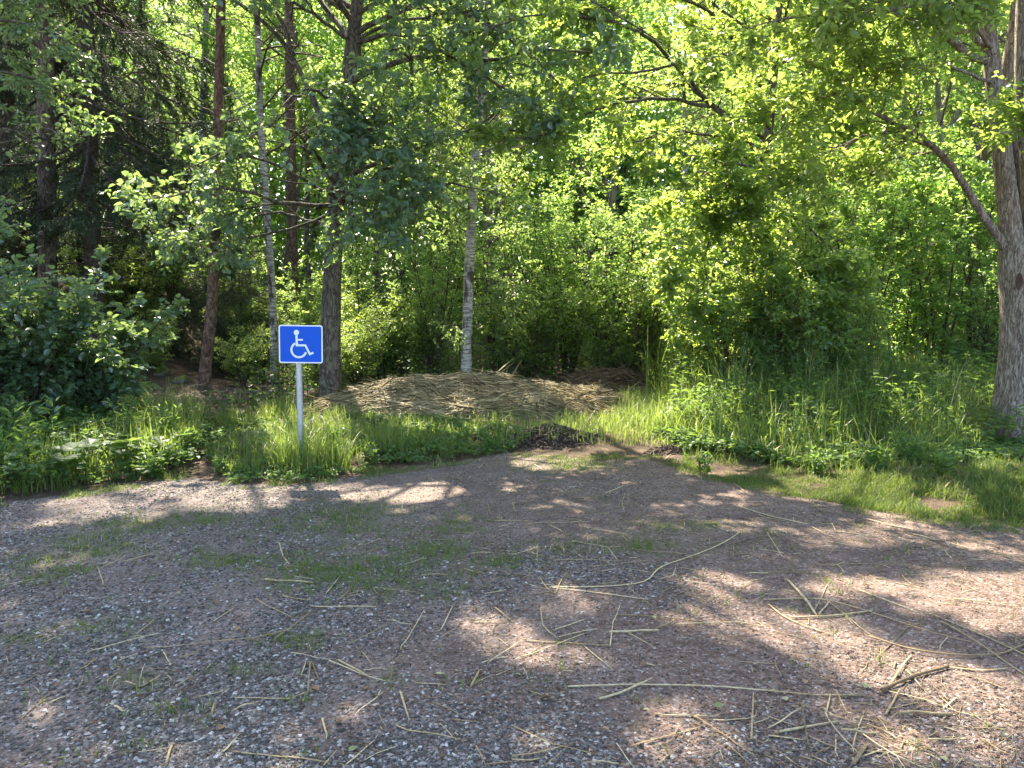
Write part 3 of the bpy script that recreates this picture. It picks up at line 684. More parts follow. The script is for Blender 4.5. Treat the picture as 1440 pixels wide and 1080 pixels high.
birch_traced([(656, 500, 13), (660, 380, 13), (668, 230, 13), (680, 90, 13), (690, -60, 13), (700, -250, 13), (705, -400, 13)], [.115, .090, .083, .072, .058, .045, .028, .01], 13,
    'white birch trunk with dark bands rising right behind the reed heap', np.random.default_rng(21), base=(655, 545), low=True)
birch_traced([(386, 520, 14), (383, 420, 14), (376, 300, 14), (367, 170, 14), (361, 0, 14), (356, -180, 14), (352, -330, 14)], [.075, .07, .065, .062, .055, .05, .03, .01], 14,
    'thin crooked white birch stem just left of the blue sign', np.random.default_rng(22), base=(387, 552))
birch_traced([(287, 450, 20), (284, 300, 20), (285, 150, 20), (289, 50, 20), (291, -50, 20), (292, -160, 20)], [.09, .085, .08, .075, .07, .05, .01], 20,
    'far thin pale birch stem high between the spruce and the reddish pine', np.random.default_rng(23), base=(289, 520))

def pine_traced(name, l, rs, Y, label, seed, base, bark, dead=14, crown_t=.62, side=None):
    rg = np.random.default_rng(seed); gt, gc = Geo(), Geo(); b = base_of(*base, Y)
    P, R = trunk_mesh(gt, [b] + pts(l), rs, 18, 70, rough=.04, flare=.25)
    if dead:
        PD, RD = sprout(P, R, dead, .22, crown_t, 1.1, (1.2, 1.7), -.03, .12, 6, .16, .3, rg=rg)
        tubes(gt, PD, RD, 4, 1)
        PE, RE = sprout(PD, RD, 5, .3, 1, .4, (.5, 1.1), -.03, .15, 4, .5, .3, rg=rg); tubes(gt, PE, RE, 3, 1)
    PU, RU = sprout(P, R, 22, crown_t, .99, 2.0, (0.9, 1.4), .02, .12, 7, .35, .2, rg=rg, taper_t=.3)
    tubes(gc, PU, RU, 5, 1)
    P3, R3 = sprout(PU, RU, 8, .3, 1, .6, (.5, 1.1), .06, .12, 5, .5, .4, rg=rg); tubes(gc, P3, R3, 3, 1)
    twig_leaves(gc, P3, 40, .07, 0, 'needle', .06, t0=.4, rg=rg, keep=keep_lit, droop=-.1, nrand=1.5, side=1.2)
    return mk_tree(name, label, 'pine tree', gt, gc, [bark, M['twig_grey']], [M['needle_pine'], M['twig']], b, 'pine trees')
pine_traced('pine_tree', [(75, 500, 13), (68, 415, 13), (66, 250, 13), (64, 85, 13), (62, -100, 13), (60, -300, 13), (58, -420, 13)], [.18, .165, .15, .14, .125, .10, .06, .01], 13,
    'straight greyish brown pine trunk behind the bush on the left', 31, (77, 560), M['bark_pine'])
pine_traced('pine_tree', [(288, 545, 12.5), (297, 440, 12.5), (303, 320, 12.5), (307, 180, 12.5), (311, 0, 12.5), (314, -160, 12.5), (316, -350, 12.5)], [.1, .09, .085, .08, .075, .066, .05, .01], 12.5,
    'slim pine with reddish upper bark, leaning slightly right, left of the sign', 32, (286, 566), M['bark_pine_red'], 18)
pine_traced('pine_tree', [(-18, 420, 14.5), (-8, 300, 14.5), (2, 200, 14.5), (13, 90, 14.5), (20, -50, 14.5), (30, -250, 14.5)], [.2, .18, .16, .15, .13, .1, .01], 14.5,
    'dark leaning trunk at the far left edge of the picture', 33, (-25, 500), M['bark_pine'], 8)
pine_traced('pine_tree', [(414, 440, 18), (411, 330, 18), (409, 200, 18), (407, 60, 18), (405, -60, 18), (403, -180, 18)], [.13, .12, .115, .11, .1, .07, .01], 18,
    'reddish pine trunk farther back between the thin birch and the alder', 34, (415, 480), M['bark_pine_red'], 14)

def spruce_mesh(P, R, rg, gt, gc, nb, Lb, t0, droop=-.07, fan=1.0, dens=30, keep=None, hang=True):
    PU, RU = sprout(P, R, nb, t0, .98, Lb, (1.35, 1.75), 0, .05, 10, .22, .2, rg=rg, taper_t=.75, lvar=.3)
    # droop and lift at the tip
    s = np.linspace(0, 1, 10); L = np.linalg.norm(PU[:, -1] - PU[:, 0], axis=1)
    PU[:, :, 2] += L[:, None] * (-.75 * s + .35 * s ** 2)[None] * (1.1 - .4 * rg.random((len(PU), 1)))
    tubes(gt, PU, RU, 5, 0)
    P2, R2 = sprout(PU, RU, 22, .12, 1, .95, (.7, 1.2), -.16 if hang else -.03, .06, 6, .5, .7, rg=rg); tubes(gc, P2, R2, 3, 1)
    P3, R3 = sprout(P2, R2, 7, .1, 1, .34, (.4, .8), -.2, .06, 4, .5, .3, rg=rg); tubes(gc, P3, R3, 3, 1)
    PA = np.concatenate([P3, P2[:, [0, 2, 4, 5]]])
    twig_leaves(gc, PA, dens, .045, 0, 'needle', .28, t0=.05, rg=rg, droop=.1, nrand=1.6, side=.9, keep=keep)
    return PU
def spruce():
    rg = np.random.default_rng(41); gt, gc = Geo(), Geo(); Y = 13.5
    b = base_of(134, 500, Y)
    P, R = trunk_mesh(gt, [b] + pts([(133, 465, Y), (130, 330, Y), (126, 180, Y), (120, 0, Y), (115, -180, Y), (110, -380, Y), (107, -500, Y)]), [.17, .145, .135, .13, .115, .09, .05, .01], 18, 60, rough=.04, flare=.3)
    spruce_mesh(P, R, rg, gt, gc, 84, 4.6, .2, keep=keep_lit, dens=44)
    PD, RD = sprout(P, R, 26, .08, .45, 1.6, (1.3, 1.7), -.05, .1, 7, .13, .2, rg=rg); tubes(gt, PD, RD, 4, 0)
    PE, RE = sprout(PD, RD, 6, .2, 1, .5, (.5, 1.1), -.08, .14, 4, .5, .3, rg=rg); tubes(gt, PE, RE, 3, 0)
    mk_tree('spruce_tree', 'tall dark spruce with drooping needled boughs behind the bush on the left', 'spruce tree', gt, gc, [M['bark_spruce']], [M['needle'], M['twig']], b, 'spruce trees')
spruce()
def rowan():
    rg = np.random.default_rng(13); gt, gc = Geo(), Geo(); Y = 10.6
    b = base_of(-190, 600, Y)
    tp = [b] + pts([(-185, 450, Y), (-170, 300, Y), (-160, 150, Y), (-150, 0, Y), (-140, -150, Y), (-130, -300, Y)])
    P, R = trunk_mesh(gt, tp, [.13, .11, .10, .09, .075, .05, .01], 14, 40, rough=.05, flare=.3)
    limbs = [limb(gt, l, .035, .008) for l in (
        [(-160, 120, Y), (-90, 60, 10.2), (-20, 30, 9.8), (60, 40, 9.5), (120, 70, 9.4)],
        [(-165, 180, Y), (-90, 120, 10.2), (-20, 100, 9.9), (50, 110, 9.8), (110, 140, 9.7)],
        [(-168, 240, Y), (-90, 200, 10.3), (-20, 180, 10), (50, 190, 9.9)],
        [(-155, 60, Y), (-60, -10, 10), (30, -30, 9.7), (110, 0, 9.5)],
        [(-170, 320, Y), (-100, 280, 10.2), (-40, 270, 9.9), (10, 290, 9.7)])]
    PL = np.concatenate([q[0] for q in limbs]); RL = np.concatenate([q[1] for q in limbs])
    foliate(gt, gc, PL, RL, 14, 1.0, 11, .45, 10, .075, 0, rg, flat=.6, wr=.7, keep=keep_lit)
    shade_limbs(gt, gc, P, R, XR + [(-5.5, 9.5, 8), (-6.5, 8.6, 7.5), (-5, 8, 7.4), (-7, 11, 8), (-6, 7, 7), (-5.8, 11, 8.6)], rg, .11)
    mk_tree('leafy_tree', 'light green leafy boughs hanging in at the top left before the pine trunks', 'tree', gt, gc, [M['bark_grey']], [M['leaf_hazel'], M['twig']], b)
rowan()
print('traced trees', time.time() - T0)

# ------------------------------------------------------------------ background trees: one of each kind, then copies
def proto_broad(name, H, r, spread, seed, leafm, size, t0=.2, n1=30, n2=9, n3=7, per=9, bark='bark_smooth', lean=.3, kind='rhomb', flat=.5, up=.05):
    rg = np.random.default_rng(seed); gt, gc = Geo(), Geo()
    w = rg.normal(size=(6, 3)) * .12; w[:, 2] = 0; w[0] = 0
    zs = np.linspace(0, H, 6); base = np.stack([lean * (zs / H) ** 1.3, 0 * zs, zs], 1) + w
    P, R = trunk_mesh(gt, base, np.linspace(r, .012, 6), 12, 40, rough=.05, flare=.3)
    PU, RU = sprout(P, R, n1, t0, .97, spread, (0.7, 1.25), up, .10, 8, .5, .2, rg=rg, taper_t=.45)
    tubes(gt, PU, RU, 5, 0)
    foliate(gt, gc, PU, RU, n2, spread * .42, n3, .45, per, size, 0, rg, kind=kind, flat=flat, wr=.75, up=.0)
    e = empty(name, (0, 0, 0)); gt.build('trunk', [M[bark]], e); gc.build('crown', [M[leafm], M['twig']], e)
    return e
def proto_shrub(name, H, stems, spread, seed, leafm, size, n2=13, n3=8, per=8, bark='twig', r=.03, kind='rhomb', wr=.72, fold=.2):
    rg = np.random.default_rng(seed); gt, gc = Geo(), Geo()
    P0 = []; R0 = []
    for i in range(stems):
        a = 2 * PI * (i + rg.random()) / stems; d = np.array([math.cos(a), math.sin(a), 0])
        h = H * (.65 + .35 * rg.random()); o = spread * (.35 + .65 * rg.random())
        s = np.linspace(0, 1, 10)[:, None]
        p = d * .08 + d * o * s ** 1.6 + np.array([0, 0, 1]) * h * s + rg.normal(size=(10, 3)) * .03 * s
        P0.append(p); R0.append(np.linspace(r, .004, 10) * (.6 + .5 * rg.random()))
    P0 = np.array(P0); R0 = np.array(R0); tubes(gt, P0, R0, 7, 0)
    P2, R2 = sprout(P0, R0, n2, .12, 1, spread * .75, (.6, 1.2), .03, .12, 6, .5, .3, rg=rg); tubes(gt, P2, R2, 4, 0)
    P3, R3 = sprout(P2, R2, n3, .15, 1, .38, (.5, 1.1), .0, .14, 5, .5, .5, rg=rg); tubes(gc, P3, R3, 3, 1)
    twig_leaves(gc, P3, per, size, 0, kind, wr, rg=rg, nrand=.5, droop=.2)
    e = empty(name, (0, 0, 0)); gt.build('stem', [M[bark]], e); gc.build('crown', [M[leafm], M['twig']], e)
    return e

pA = proto_broad('broadleaf_tree', 10.5, .11, 2.8, 51, 'leaf_light', .075, t0=.12)
pB = proto_broad('broadleaf_tree', 9.5, .13, 3.2, 52, 'leaf_elm', .08, t0=.10, n1=30)
pC = proto_broad('young_birch', 10, .06, 1.9, 53, 'leaf_birch', .055, t0=.18, n1=34, bark='birch', flat=.2, up=-.03)
pD = proto_broad('slender_tree', 11, .075, 1.6, 54, 'leaf_light', .07, t0=.35, n1=22, bark='bark_pine')
pE = proto_shrub('thicket_shrub', 3.6, 9, 1.3, 55, 'leaf_light', .06)
pF = proto_shrub('thicket_shrub', 2.4, 10, 1.1, 56, 'leaf_elm', .065)
pG = proto_shrub('sapling', 4.8, 5, 1.1, 57, 'leaf_light', .085, n2=14)
def proto_spruce():
    rg = np.random.default_rng(58); gt, gc = Geo(), Geo()
    zs = np.linspace(0, 12, 6); P, R = trunk_mesh(gt, np.stack([0 * zs, 0 * zs, zs], 1), np.linspace(.15, .01, 6), 12, 40, rough=.04, flare=.3)
    spruce_mesh(P, R, rg, gt, gc, 46, 2.8, .10, dens=15)
    e = empty('spruce_tree', (0, 0, 0)); gt.build('trunk', [M['bark_spruce']], e); gc.build('crown', [M['needle'], M['twig']], e); return e
pS = proto_spruce()
def proto_young_spruce():
    rg = np.random.default_rng(59); gt, gc = Geo(), Geo()
    zs = np.linspace(0, 3.2, 6); P, R = trunk_mesh(gt, np.stack([0 * zs, 0 * zs, zs], 1), np.linspace(.035, .005, 6), 8, 20)
    spruce_mesh(P, R, rg, gt, gc, 30, 1.2, .04, dens=8, hang=False)
    e = empty('young_spruce', (0, 0, 0)); gt.build('trunk', [M['bark_spruce']], e); gc.build('crown', [M['needle'], M['twig']], e); return e
pY = proto_young_spruce()
print('protos', time.time() - T0)
USED = set()
def place(proto, px, Y, label, cat, group, s=1.0, rz=None, dz=-.05):
    x = (px - 720) / F * Y * 1.0; z = float(height(x, Y)) + dz
    rz = rng.random() * 2 * PI if rz is None else rz
    if proto.name not in USED:
        USED.add(proto.name); o = proto; o.location = (x, Y, z); o.rotation_euler = (0, 0, rz); o.scale = (s,) * 3
    else: o = copy_thing(proto, (x, Y, z), rz, s)
    tag(o, label, cat, group, auto='t'); return o

R_ = [(1180, 16, pA, 1), (1300, 15.5, pA, .95), (1420, 14, pA, 1.0), (1240, 19, pB, 1.05), (1370, 19, pA, 1.1), (1480, 18, pB, 1.0), (1120, 20, pA, 1.1)]
for px, Y, p, s in R_: place(p, px, Y, 'sunlit leafy tree behind tall grass right of dark elm', 'tree', 'trees behind the right bank', s)
for px, Y, p, s in [(690, 18, pB, 1), (860, 18.5, pA, 1.05), (940, 17, pC, 1.05), (990, 21, pA, 1.1), (620, 20, pB, 1.0)]:
    place(p, px, Y, 'bright green leafy tree behind the reed heaps', 'tree', 'trees behind the reed heaps', s)
for px, Y, p, s in [(500, 18, pD, 1.0), (565, 17, pD, .95), (545, 22, pD, 1.1), (340, 20, pD, 1.1), (440, 23, pD, 1.2), (238, 22, pD, 1.1)]:
    place(p, px, Y, 'slim brown trunk standing in the light behind the sign', 'tree', 'slim trunks in the wood behind the sign', s)
for px, Y, p, s in [(165, 16.5, pS, .62), (85, 17, pS, .66), (20, 19, pS, 1), (215, 22, pS, .95), (110, 26, pS, 1.2), (-60, 22, pS, 1.1)]:
    place(p, px, Y, 'dark spruce in the wood behind the left bush', 'spruce tree', 'spruces in the left wood', s)
for px, Y, s in [(240, 15.5, .9), (340, 14.8, .8), (185, 18, 1.2), (540, 15, .6), (20, 16.5, 1.1)]:
    place(pY, px, Y, 'young bushy spruce among trunks behind the sign', 'spruce tree', 'young spruces', s)
for px, Y, p, s in [(560, 14.5, pF, .8), (610, 14.5, pE, .8), (700, 14.8, pE, .95), (745, 14.2, pF, .9), (800, 15, pE, 1.0), (850, 14.5, pE, .95), (890, 13.8, pF, 1), (930, 14.2, pE, 1), (770, 16.2, pE, 1.1), (960, 15.5, pE, 1.1), (510, 14, pF, .9)]:
    place(p, px, Y, 'light green shrub of the thicket behind the reed heaps', 'shrub', 'thicket shrubs behind the reed heaps', s)
for px, Y, p, s in [(985, 12.8, pF, .8), (1100, 12.6, pE, .85), (1165, 13, pG, .9), (1215, 12.6, pG, .9), (1265, 13.2, pG, 1), (1320, 12.8, pG, .95), (1370, 13.4, pG, 1), (1290, 14.6, pE, .85), (1400, 12.4, pE, .8), (1455, 12.8, pG, 1)]:
    place(p, px, Y, 'sunlit sapling clump just behind the tall grass bank', 'sapling', 'saplings behind the tall grass', s)
for px, Y, p, s in [(180, 15, pF, .9), (245, 17, pE, .8), (335, 16, pE, .7), (365, 15.2, pF, .75), (425, 15, pE, .6), (450, 16.5, pE, .75), (520, 16, pE, .8), (300, 19, pE, 1), (120, 18, pE, .9), (40, 17, pF, 1), (590, 17, pE, 1), (-40, 15, pE, .9)]:
    place(p, px, Y, 'loose leafy shrub of the understory among left trunks', 'shrub', 'understory shrubs among the left trunks', s)
for px, Y, p, s in [(455, 12.3, pF, .55), (500, 12.6, pF, .6), (340, 12.8, pF, .45), (210, 13.2, pF, .5)]:
    place(p, px, Y, 'dark low bush at trunk feet behind the sign', 'bush', 'low bushes behind the sign', s)

for px, Y, p, s, lab in [(1110, 11.3, pF, .95, 'dense rounded dark green shrub in front of the dark leaning trunk'), (1180, 11.6, pF, .85, 'dense dark green shrub at the right foot of the dark crown'), (1030, 11.8, pF, .8, 'dense dark green shrub at the left foot of the dark crown')]:
    place(p, px, Y, lab, 'shrub', 'dense shrubs below the dark crown', s)
# hazel bush on the left bank
def hazel(px, Y, H, spread, seed, label):
    e = proto_shrub('hazel_bush', H, 11, spread, seed, 'leaf_hazel', .095, n2=11, n3=7, per=6, r=.022, kind='oval', wr=.8)
    x = (px - 720) / F * Y; e.location = (x, Y, float(height(x, Y)) - .05); tag(e, label, 'bush', 'hazel bushes')
hazel(20, 9.3, 2.1, 1.1, 61, 'broad leafy hazel bush with glinting leaves on the left bank')
hazel(135, 10.2, 1.6, .9, 62, 'smaller hazel bush in front of the spruce trunk')
hazel(-110, 8.6, 2.4, 1.1, 63, 'tall hazel bush cut by the left edge')

# far wood beyond: one mass
def far_wood():
    rg = np.random.default_rng(71); g = Geo()
    n = 5200
    a = rg.uniform(-.95, .95, n); d = rg.uniform(28, 46, n); x = np.tan(a) * d * .9; y = d
    top = 15 + 4 * vnoise(a * 6 + 9, d * 0 + 1, 1, 8) + (d - 28) * .3
    pxs = 720 + F * x / y
    top = top - 9.0 * np.exp(-((pxs - 960) / 50) ** 2) - 8 * np.exp(-((pxs - 230) / 60) ** 2) - 2.5 * np.exp(-((pxs - 430) / 40) ** 2)
    z = rg.random(n) ** .9 * top
    c = np.stack([x, y, z], 1)
    per = 150
    off = rg.normal(size=(n, per, 3)) * np.array([1.3, 1.3, .7])
    Pp = (c[:, None] + off).reshape(-1, 3); m = len(Pp)
    N = nrm(rg.normal(size=(m, 3)) * .6 + np.array([0, 0, 1])); D = nrm(rg.normal(size=(m, 3)))
    vv = np.clip(np.repeat(rg.random(n) * .5, per) + rg.random(m) * .5, 0, 1)
    leaves(g, Pp, D, N, .19 * (.6 + .8 * rg.random(m)), .8, 0, 'rhomb', v=vv, rg=rg)
    k = 26; xs = np.tan(rg.uniform(-.9, .9, k)) * 33; ys = rg.uniform(26, 40, k)
    P = np.stack([np.stack([xs + rg.normal(size=k) * .15 * j, ys, 0.2 + 2.6 * j + 0 * xs], 1) for j in range(5)], 1)
    tubes(g, P, np.linspace(.18, .1, 5)[None] * np.ones((k, 1)), 7, 1)
    o = g.build('far_wood', [M['leaf_light'], M['bark_pine']])
    tag(o, 'sunlit foliage of the wood farther off behind all the trees', 'woodland', kind='stuff')
far_wood()
print('background', time.time() - T0)

# ------------------------------------------------------------------ grass, herbs, ground cover
def blades(g, x, y, h, w, mat=0, rg=None, bend=.6, segs=4, zoff=0.0, v=None):
    rg = rg or rng
    n = len(x); z = height(x, y) + zoff
    a = rg.random(n) * 2 * PI; d = np.stack([np.cos(a), np.sin(a), 0 * a], 1)
    lean = (bend * rg.random(n) ** 1.2)[:, None]
    s = np.linspace(0, 1, segs + 1)
    b = np.stack([x, y, z], 1)
    P = b[:, None] + h[:, None, None] * (s[None, :, None] * np.array([0, 0, 1]) * (1 - .35 * lean[:, None] * s[None, :, None]) + d[:, None] * lean[:, None] * (s ** 2)[None, :, None])
    f = nrm(np.cross(d, [0, 0, 1])); tw = rg.random(n)[:, None] * 1.2 - .6; f = nrm(f + d * tw)
    ww = w[:, None] * (1 - s ** 1.7)[None] * .5 + .0004
    V = np.stack([P - f[:, None] * ww[..., None], P + f[:, None] * ww[..., None]], 2)
    i = np.arange(n * (segs + 1) * 2).reshape(n, segs + 1, 2)
    Fq = np.stack([i[:, :-1, 0], i[:, :-1, 1], i[:, 1:, 1], i[:, 1:, 0]], -1).reshape(-1, 4)
    vv = rg.random(n) if v is None else v
    g.add(V.reshape(-1, 3), Fq, mat, np.repeat(vv, (segs + 1) * 2), False)
    dead = np.repeat(rg.random(n) < (.03 + .16 * (vnoise(x, y, 1.9, 77) > .62)), segs)       # dry blades among the green
    f_, m_, s_ = g.Fc.pop(); g.Fc += [(f_[~dead], mat, False), (f_[dead], 1, False)]
def scatter(poly_px, n, rg, Yfar=None, clump=0.0, exclude=None):
    """random ground points inside a polygon given in photograph pixels on the ground"""
    q = np.array([ground_at(*p) if len(p) == 2 else (at(*p)[0], at(*p)[1]) for p in poly_px])
    lo_, hi_ = q.min(0), q.max(0); out = []
    tot = 0
    while tot < n:
        m = n * 2; x = rg.uniform(lo_[0], hi_[0], m); y = rg.uniform(lo_[1], hi_[1], m)
        ins = np.zeros(m, bool); j = len(q) - 1
        for i in range(len(q)):
            c = ((q[i, 1] > y) != (q[j, 1] > y)) & (x < (q[j, 0] - q[i, 0]) * (y - q[i, 1]) / (q[j, 1] - q[i, 1] + 1e-12) + q[i, 0]); ins ^= c; j = i
        if clump: ins &= vnoise(x, y, 2.2, 12) * .6 + vnoise(x, y, 6, 13) * .4 + rg.random(m) * .25 > clump
        x, y = x[ins], y[ins]; out.append(np.stack([x, y], 1)); tot += len(x)
    o = np.concatenate(out)[:n]; return o[:, 0], o[:, 1]

rg = np.random.default_rng(81)
# tall grass on the right bank
right_poly = [(905, 612), (960, 640), (1050, 652), (1120, 665), (1230, 675), (1330, 668), (1375, 640), (1400, 606), (1560, 600), (1560, 560), (1300, 545), (1040, 545), (930, 570)]
g = Geo()
x, y = scatter(right_poly, 14000, rg, clump=.42)
hh = (.45 + .55 * rg.random(len(x))) * (.30 + 1.0 * vnoise(x, y, 1.7, 21)) * np.clip(.35 + (y - 7.3) * .33, .3, 1.0) * np.clip(.55 + (x - 1.6) * .5, .4, 1)
hf = len(x) // 2
blades(g, x[:hf], y[:hf], hh[:hf], .007 + .006 * rg.random(hf), rg=rg, bend=.9, segs=5)
blades(g, x[hf:], y[hf:], hh[hf:] * 1.1, .008 + .007 * rg.random(len(x) - hf), rg=rg, bend=1.9, segs=6)
x, y = scatter([(905, 575), (1560, 560), (1560, 530), (900, 530)], 5000, rg)
blades(g, x, y, .7 + .5 * rg.random(len(x)), .010 + .008 * rg.random(len(x)), rg=rg, bend=.9, segs=5)
tag(g.build('tall_grass', [M['grass'], M['straw']]), 'tall green grass on the bank before the furrowed trunk', 'grass', kind='stuff')
# centre grass, in front of the reed heaps
g = Geo()
x, y = scatter([(560, 650), (600, 600), (700, 592), (820, 585), (905, 570), (960, 590), (960, 640), (900, 632), (720, 632), (640, 645)], 8000, rg, clump=.42)
hh = .6 * (.10 + .22 * rg.random(len(x))) * (.35 + 1.1 * vnoise(x, y, 2, 22))
hh = hh * (1 + 1.2 * smooth((x - 1.0) / 1.5))
blades(g, x, y, hh, .005 + .005 * rg.random(len(x)), rg=rg, bend=.9)
tag(g.build('meadow_grass', [M['grass'], M['straw']]), 'knee low grass in front of the reed heaps', 'grass', kind='stuff')
# grass round the sign
g = Geo()
x, y = scatter([(290, 655), (330, 672), (420, 676), (470, 668), (520, 650), (600, 640), (640, 620), (560, 600), (470, 590), (380, 585), (310, 600), (290, 625)], 8500, rg, clump=.48)
hh = .52 * (.14 + .30 * rg.random(len(x))) * (.25 + 1.4 * vnoise(x, y, 2.2, 23)) * np.clip(1.25 - .25 * (x + 1.9), .6, 1.2)
blades(g, x, y, hh, .005 + .006 * rg.random(len(x)), rg=rg, bend=1.0, segs=5)
sg = ground_at(424, 662)
n = 420; a = rg.random(n) * 2 * PI; r = rg.random(n) ** .5 * .28
blades(g, sg[0] + .1 + np.cos(a) * r * 1.4, sg[1] - .02 + np.sin(a) * r * .8, .25 + .33 * rg.random(n), .008 + .006 * rg.random(n), rg=rg, bend=1.0, segs=6, v=.5 + .5 * rg.random(n))
tag(g.build('meadow_grass', [M['grass'], M['straw']]), 'bright grass growing round the foot of the sign post', 'grass', kind='stuff')
# left bank
g = Geo()
x, y = scatter([(-620, 800), (-120, 720), (0, 698), (60, 694), (130, 684), (250, 662), (280, 640), (290, 600), (180, 585), (0, 585), (-300, 600), (-620, 640)], 26000, rg, clump=.36)
hh = .75 * (.16 + .36 * rg.random(len(x))) * (.25 + 1.4 * vnoise(x, y, 1.8, 24)) * np.clip(.7 + (y - 6.3) * .25, .6, 1.3)
blades(g, x, y, hh, .005 + .006 * rg.random(len(x)), rg=rg, bend=.95, segs=5)
tag(g.build('tall_grass', [M['grass'], M['straw']]), 'rank grass on the left bank below the hazel bush', 'grass', kind='stuff')
# short turf
g = Geo()
x, y = scatter([(960, 664), (1020, 678), (1100, 694), (1200, 714), (1320, 732), (1440, 745), (1600, 765), (1600, 665), (1385, 655), (1330, 676), (1230, 680), (1120, 668), (1050, 655), (960, 645)], 42000, rg, clump=.56)
kk = gravel_dist(x, y) < .25 * (vnoise(x, y, 3, 36) - .45); x, y = x[kk], y[kk]
blades(g, x, y, (.012 + .05 * rg.random(len(x)) ** 2) * (.4 + 1.4 * vnoise(x, y, 3, 37)), .0025 + .003 * rg.random(len(x)), rg=rg, bend=1.1, segs=3)
x, y = scatter([(960, 650), (1100, 672), (1230, 690), (1440, 735), (1600, 755), (1600, 660), (1385, 650), (1330, 672), (1120, 660), (960, 640)], 2600, rg, clump=.62)
blades(g, x, y, .05 + .12 * rg.random(len(x)), .004 + .003 * rg.random(len(x)), rg=rg, bend=1.3, segs=4)
tag(g.build('short_grass', [M['grass_short'], M['straw']]), 'short worn grass along the right edge of the gravel', 'grass', kind='stuff')
g = Geo()
n = 260000; x = rg.uniform(-4.5, 4.5, n); y = rg.uniform(2.4, 8.3, n)
pv = patch_val(x, y); keep = (rg.random(n) < np.clip(pv, 0, 1) ** 1.2 * np.clip((vnoise(x, y, 7, 30) * .5 + vnoise(x, y, 18, 31) * .5 - .36) * 5, 0, 1)) | ((gravel_dist(x, y) < .22) & (vnoise(x, y, 5, 32) > .5))
keep &= gravel_dist(x, y) > -.3
extra = rg.random(n) < .5
k2 = (vnoise(x, y, 5.5, 33) > .80) & (vnoise(x, y, 21, 34) > .5) & (rg.random(n) < .22)
keep |= k2; x, y = x[keep], y[keep]
blades(g, x, y, (.012 + .045 * rg.random(len(x)) ** 1.5) * (.5 + vnoise(x, y, 6, 39)), .0025 + .0028 * rg.random(len(x)), rg=rg, bend=1.2, segs=2, v=.4 + .6 * rg.random(len(x)))
tag(g.build('grass_tufts', [M['grass_short'], M['straw']]), 'thin grass patches growing through the gravel', 'grass', kind='stuff')

# low broad-leaved ground cover
def cover(poly, n, size, name, label, hmax=.12, clump=.42, seed=1, kind='oval', wr=.75, mat='cover', far=False):
    rg = np.random.default_rng(seed); g = Geo()
    x, y = scatter(poly, n, rg, clump=clump); z = height(x, y)
    per = 6; m = n * per; hh = hmax * (.4 + .6 * rg.random(n)) * (.5 + vnoise(x, y, 2, 41))
    a = rg.random(m) * 2 * PI; r = size * (.3 + .9 * rg.random(m))
    P = np.stack([np.repeat(x, per) + np.cos(a) * r * .5, np.repeat(y, per) + np.sin(a) * r * .5, np.repeat(z, per) + np.repeat(hh, per) * (.4 + .6 * rg.random(m))], 1)
    D = np.stack([np.cos(a), np.sin(a), rg.normal(size=m) * .25], 1); N = nrm(rg.normal(size=(m, 3)) * .35 + np.array([0, 0, 1]))
    leaves(g, P, D, N, size * (.6 + .7 * rg.random(m)), wr, 0, kind, rg=rg)
    # thin stems
    st = np.stack([np.stack([x, y, z], 1), np.stack([x, y, z + hh], 1)], 1)
    tubes(g, st, np.full((n, 2), .0015), 3, 0)
    tag(g.build(name, [M[mat]]), label, 'undergrowth', kind='stuff')
cover([(560, 655), (640, 650), (740, 632), (730, 615), (640, 605), (480, 600), (300, 600), (280, 650), (330, 680), (440, 682), (500, 668)], 1500, .05, 'ground_cover', 'small leafy weeds between the sign and the soil heap', seed=2)
cover([(920, 622), (960, 645), (1100, 662), (1230, 670), (1330, 668), (1400, 655), (1560, 660), (1560, 640), (1330, 630), (1100, 620)], 2000, .055, 'ground_cover', 'leafy weeds along the foot of the tall grass bank', seed=3, hmax=.14, clump=.5)
cover([(-620, 790), (-100, 712), (0, 702), (130, 688), (262, 668), (290, 640), (290, 590), (-100, 600), (-620, 640)], 5200, .06, 'ground_cover', 'leafy weeds among the grass of the left bank', seed=4, hmax=.28)
cover([(930, 580), (1050, 540), (1560, 545), (1560, 640), (1100, 640), (950, 620)], 3200, .09, 'ground_cover', 'taller broad weeds inside the grass bank', seed=5, hmax=.7, kind='lance', wr=.42, mat='herb', clump=.4)
fw = [at(-150, 560, 9.5), at(-150, 560, 26), at(1560, 560, 26), at(1560, 560, 13.2), at(900, 560, 13.2), at(520, 560, 12.8), at(430, 560, 11), at(200, 560, 10)]
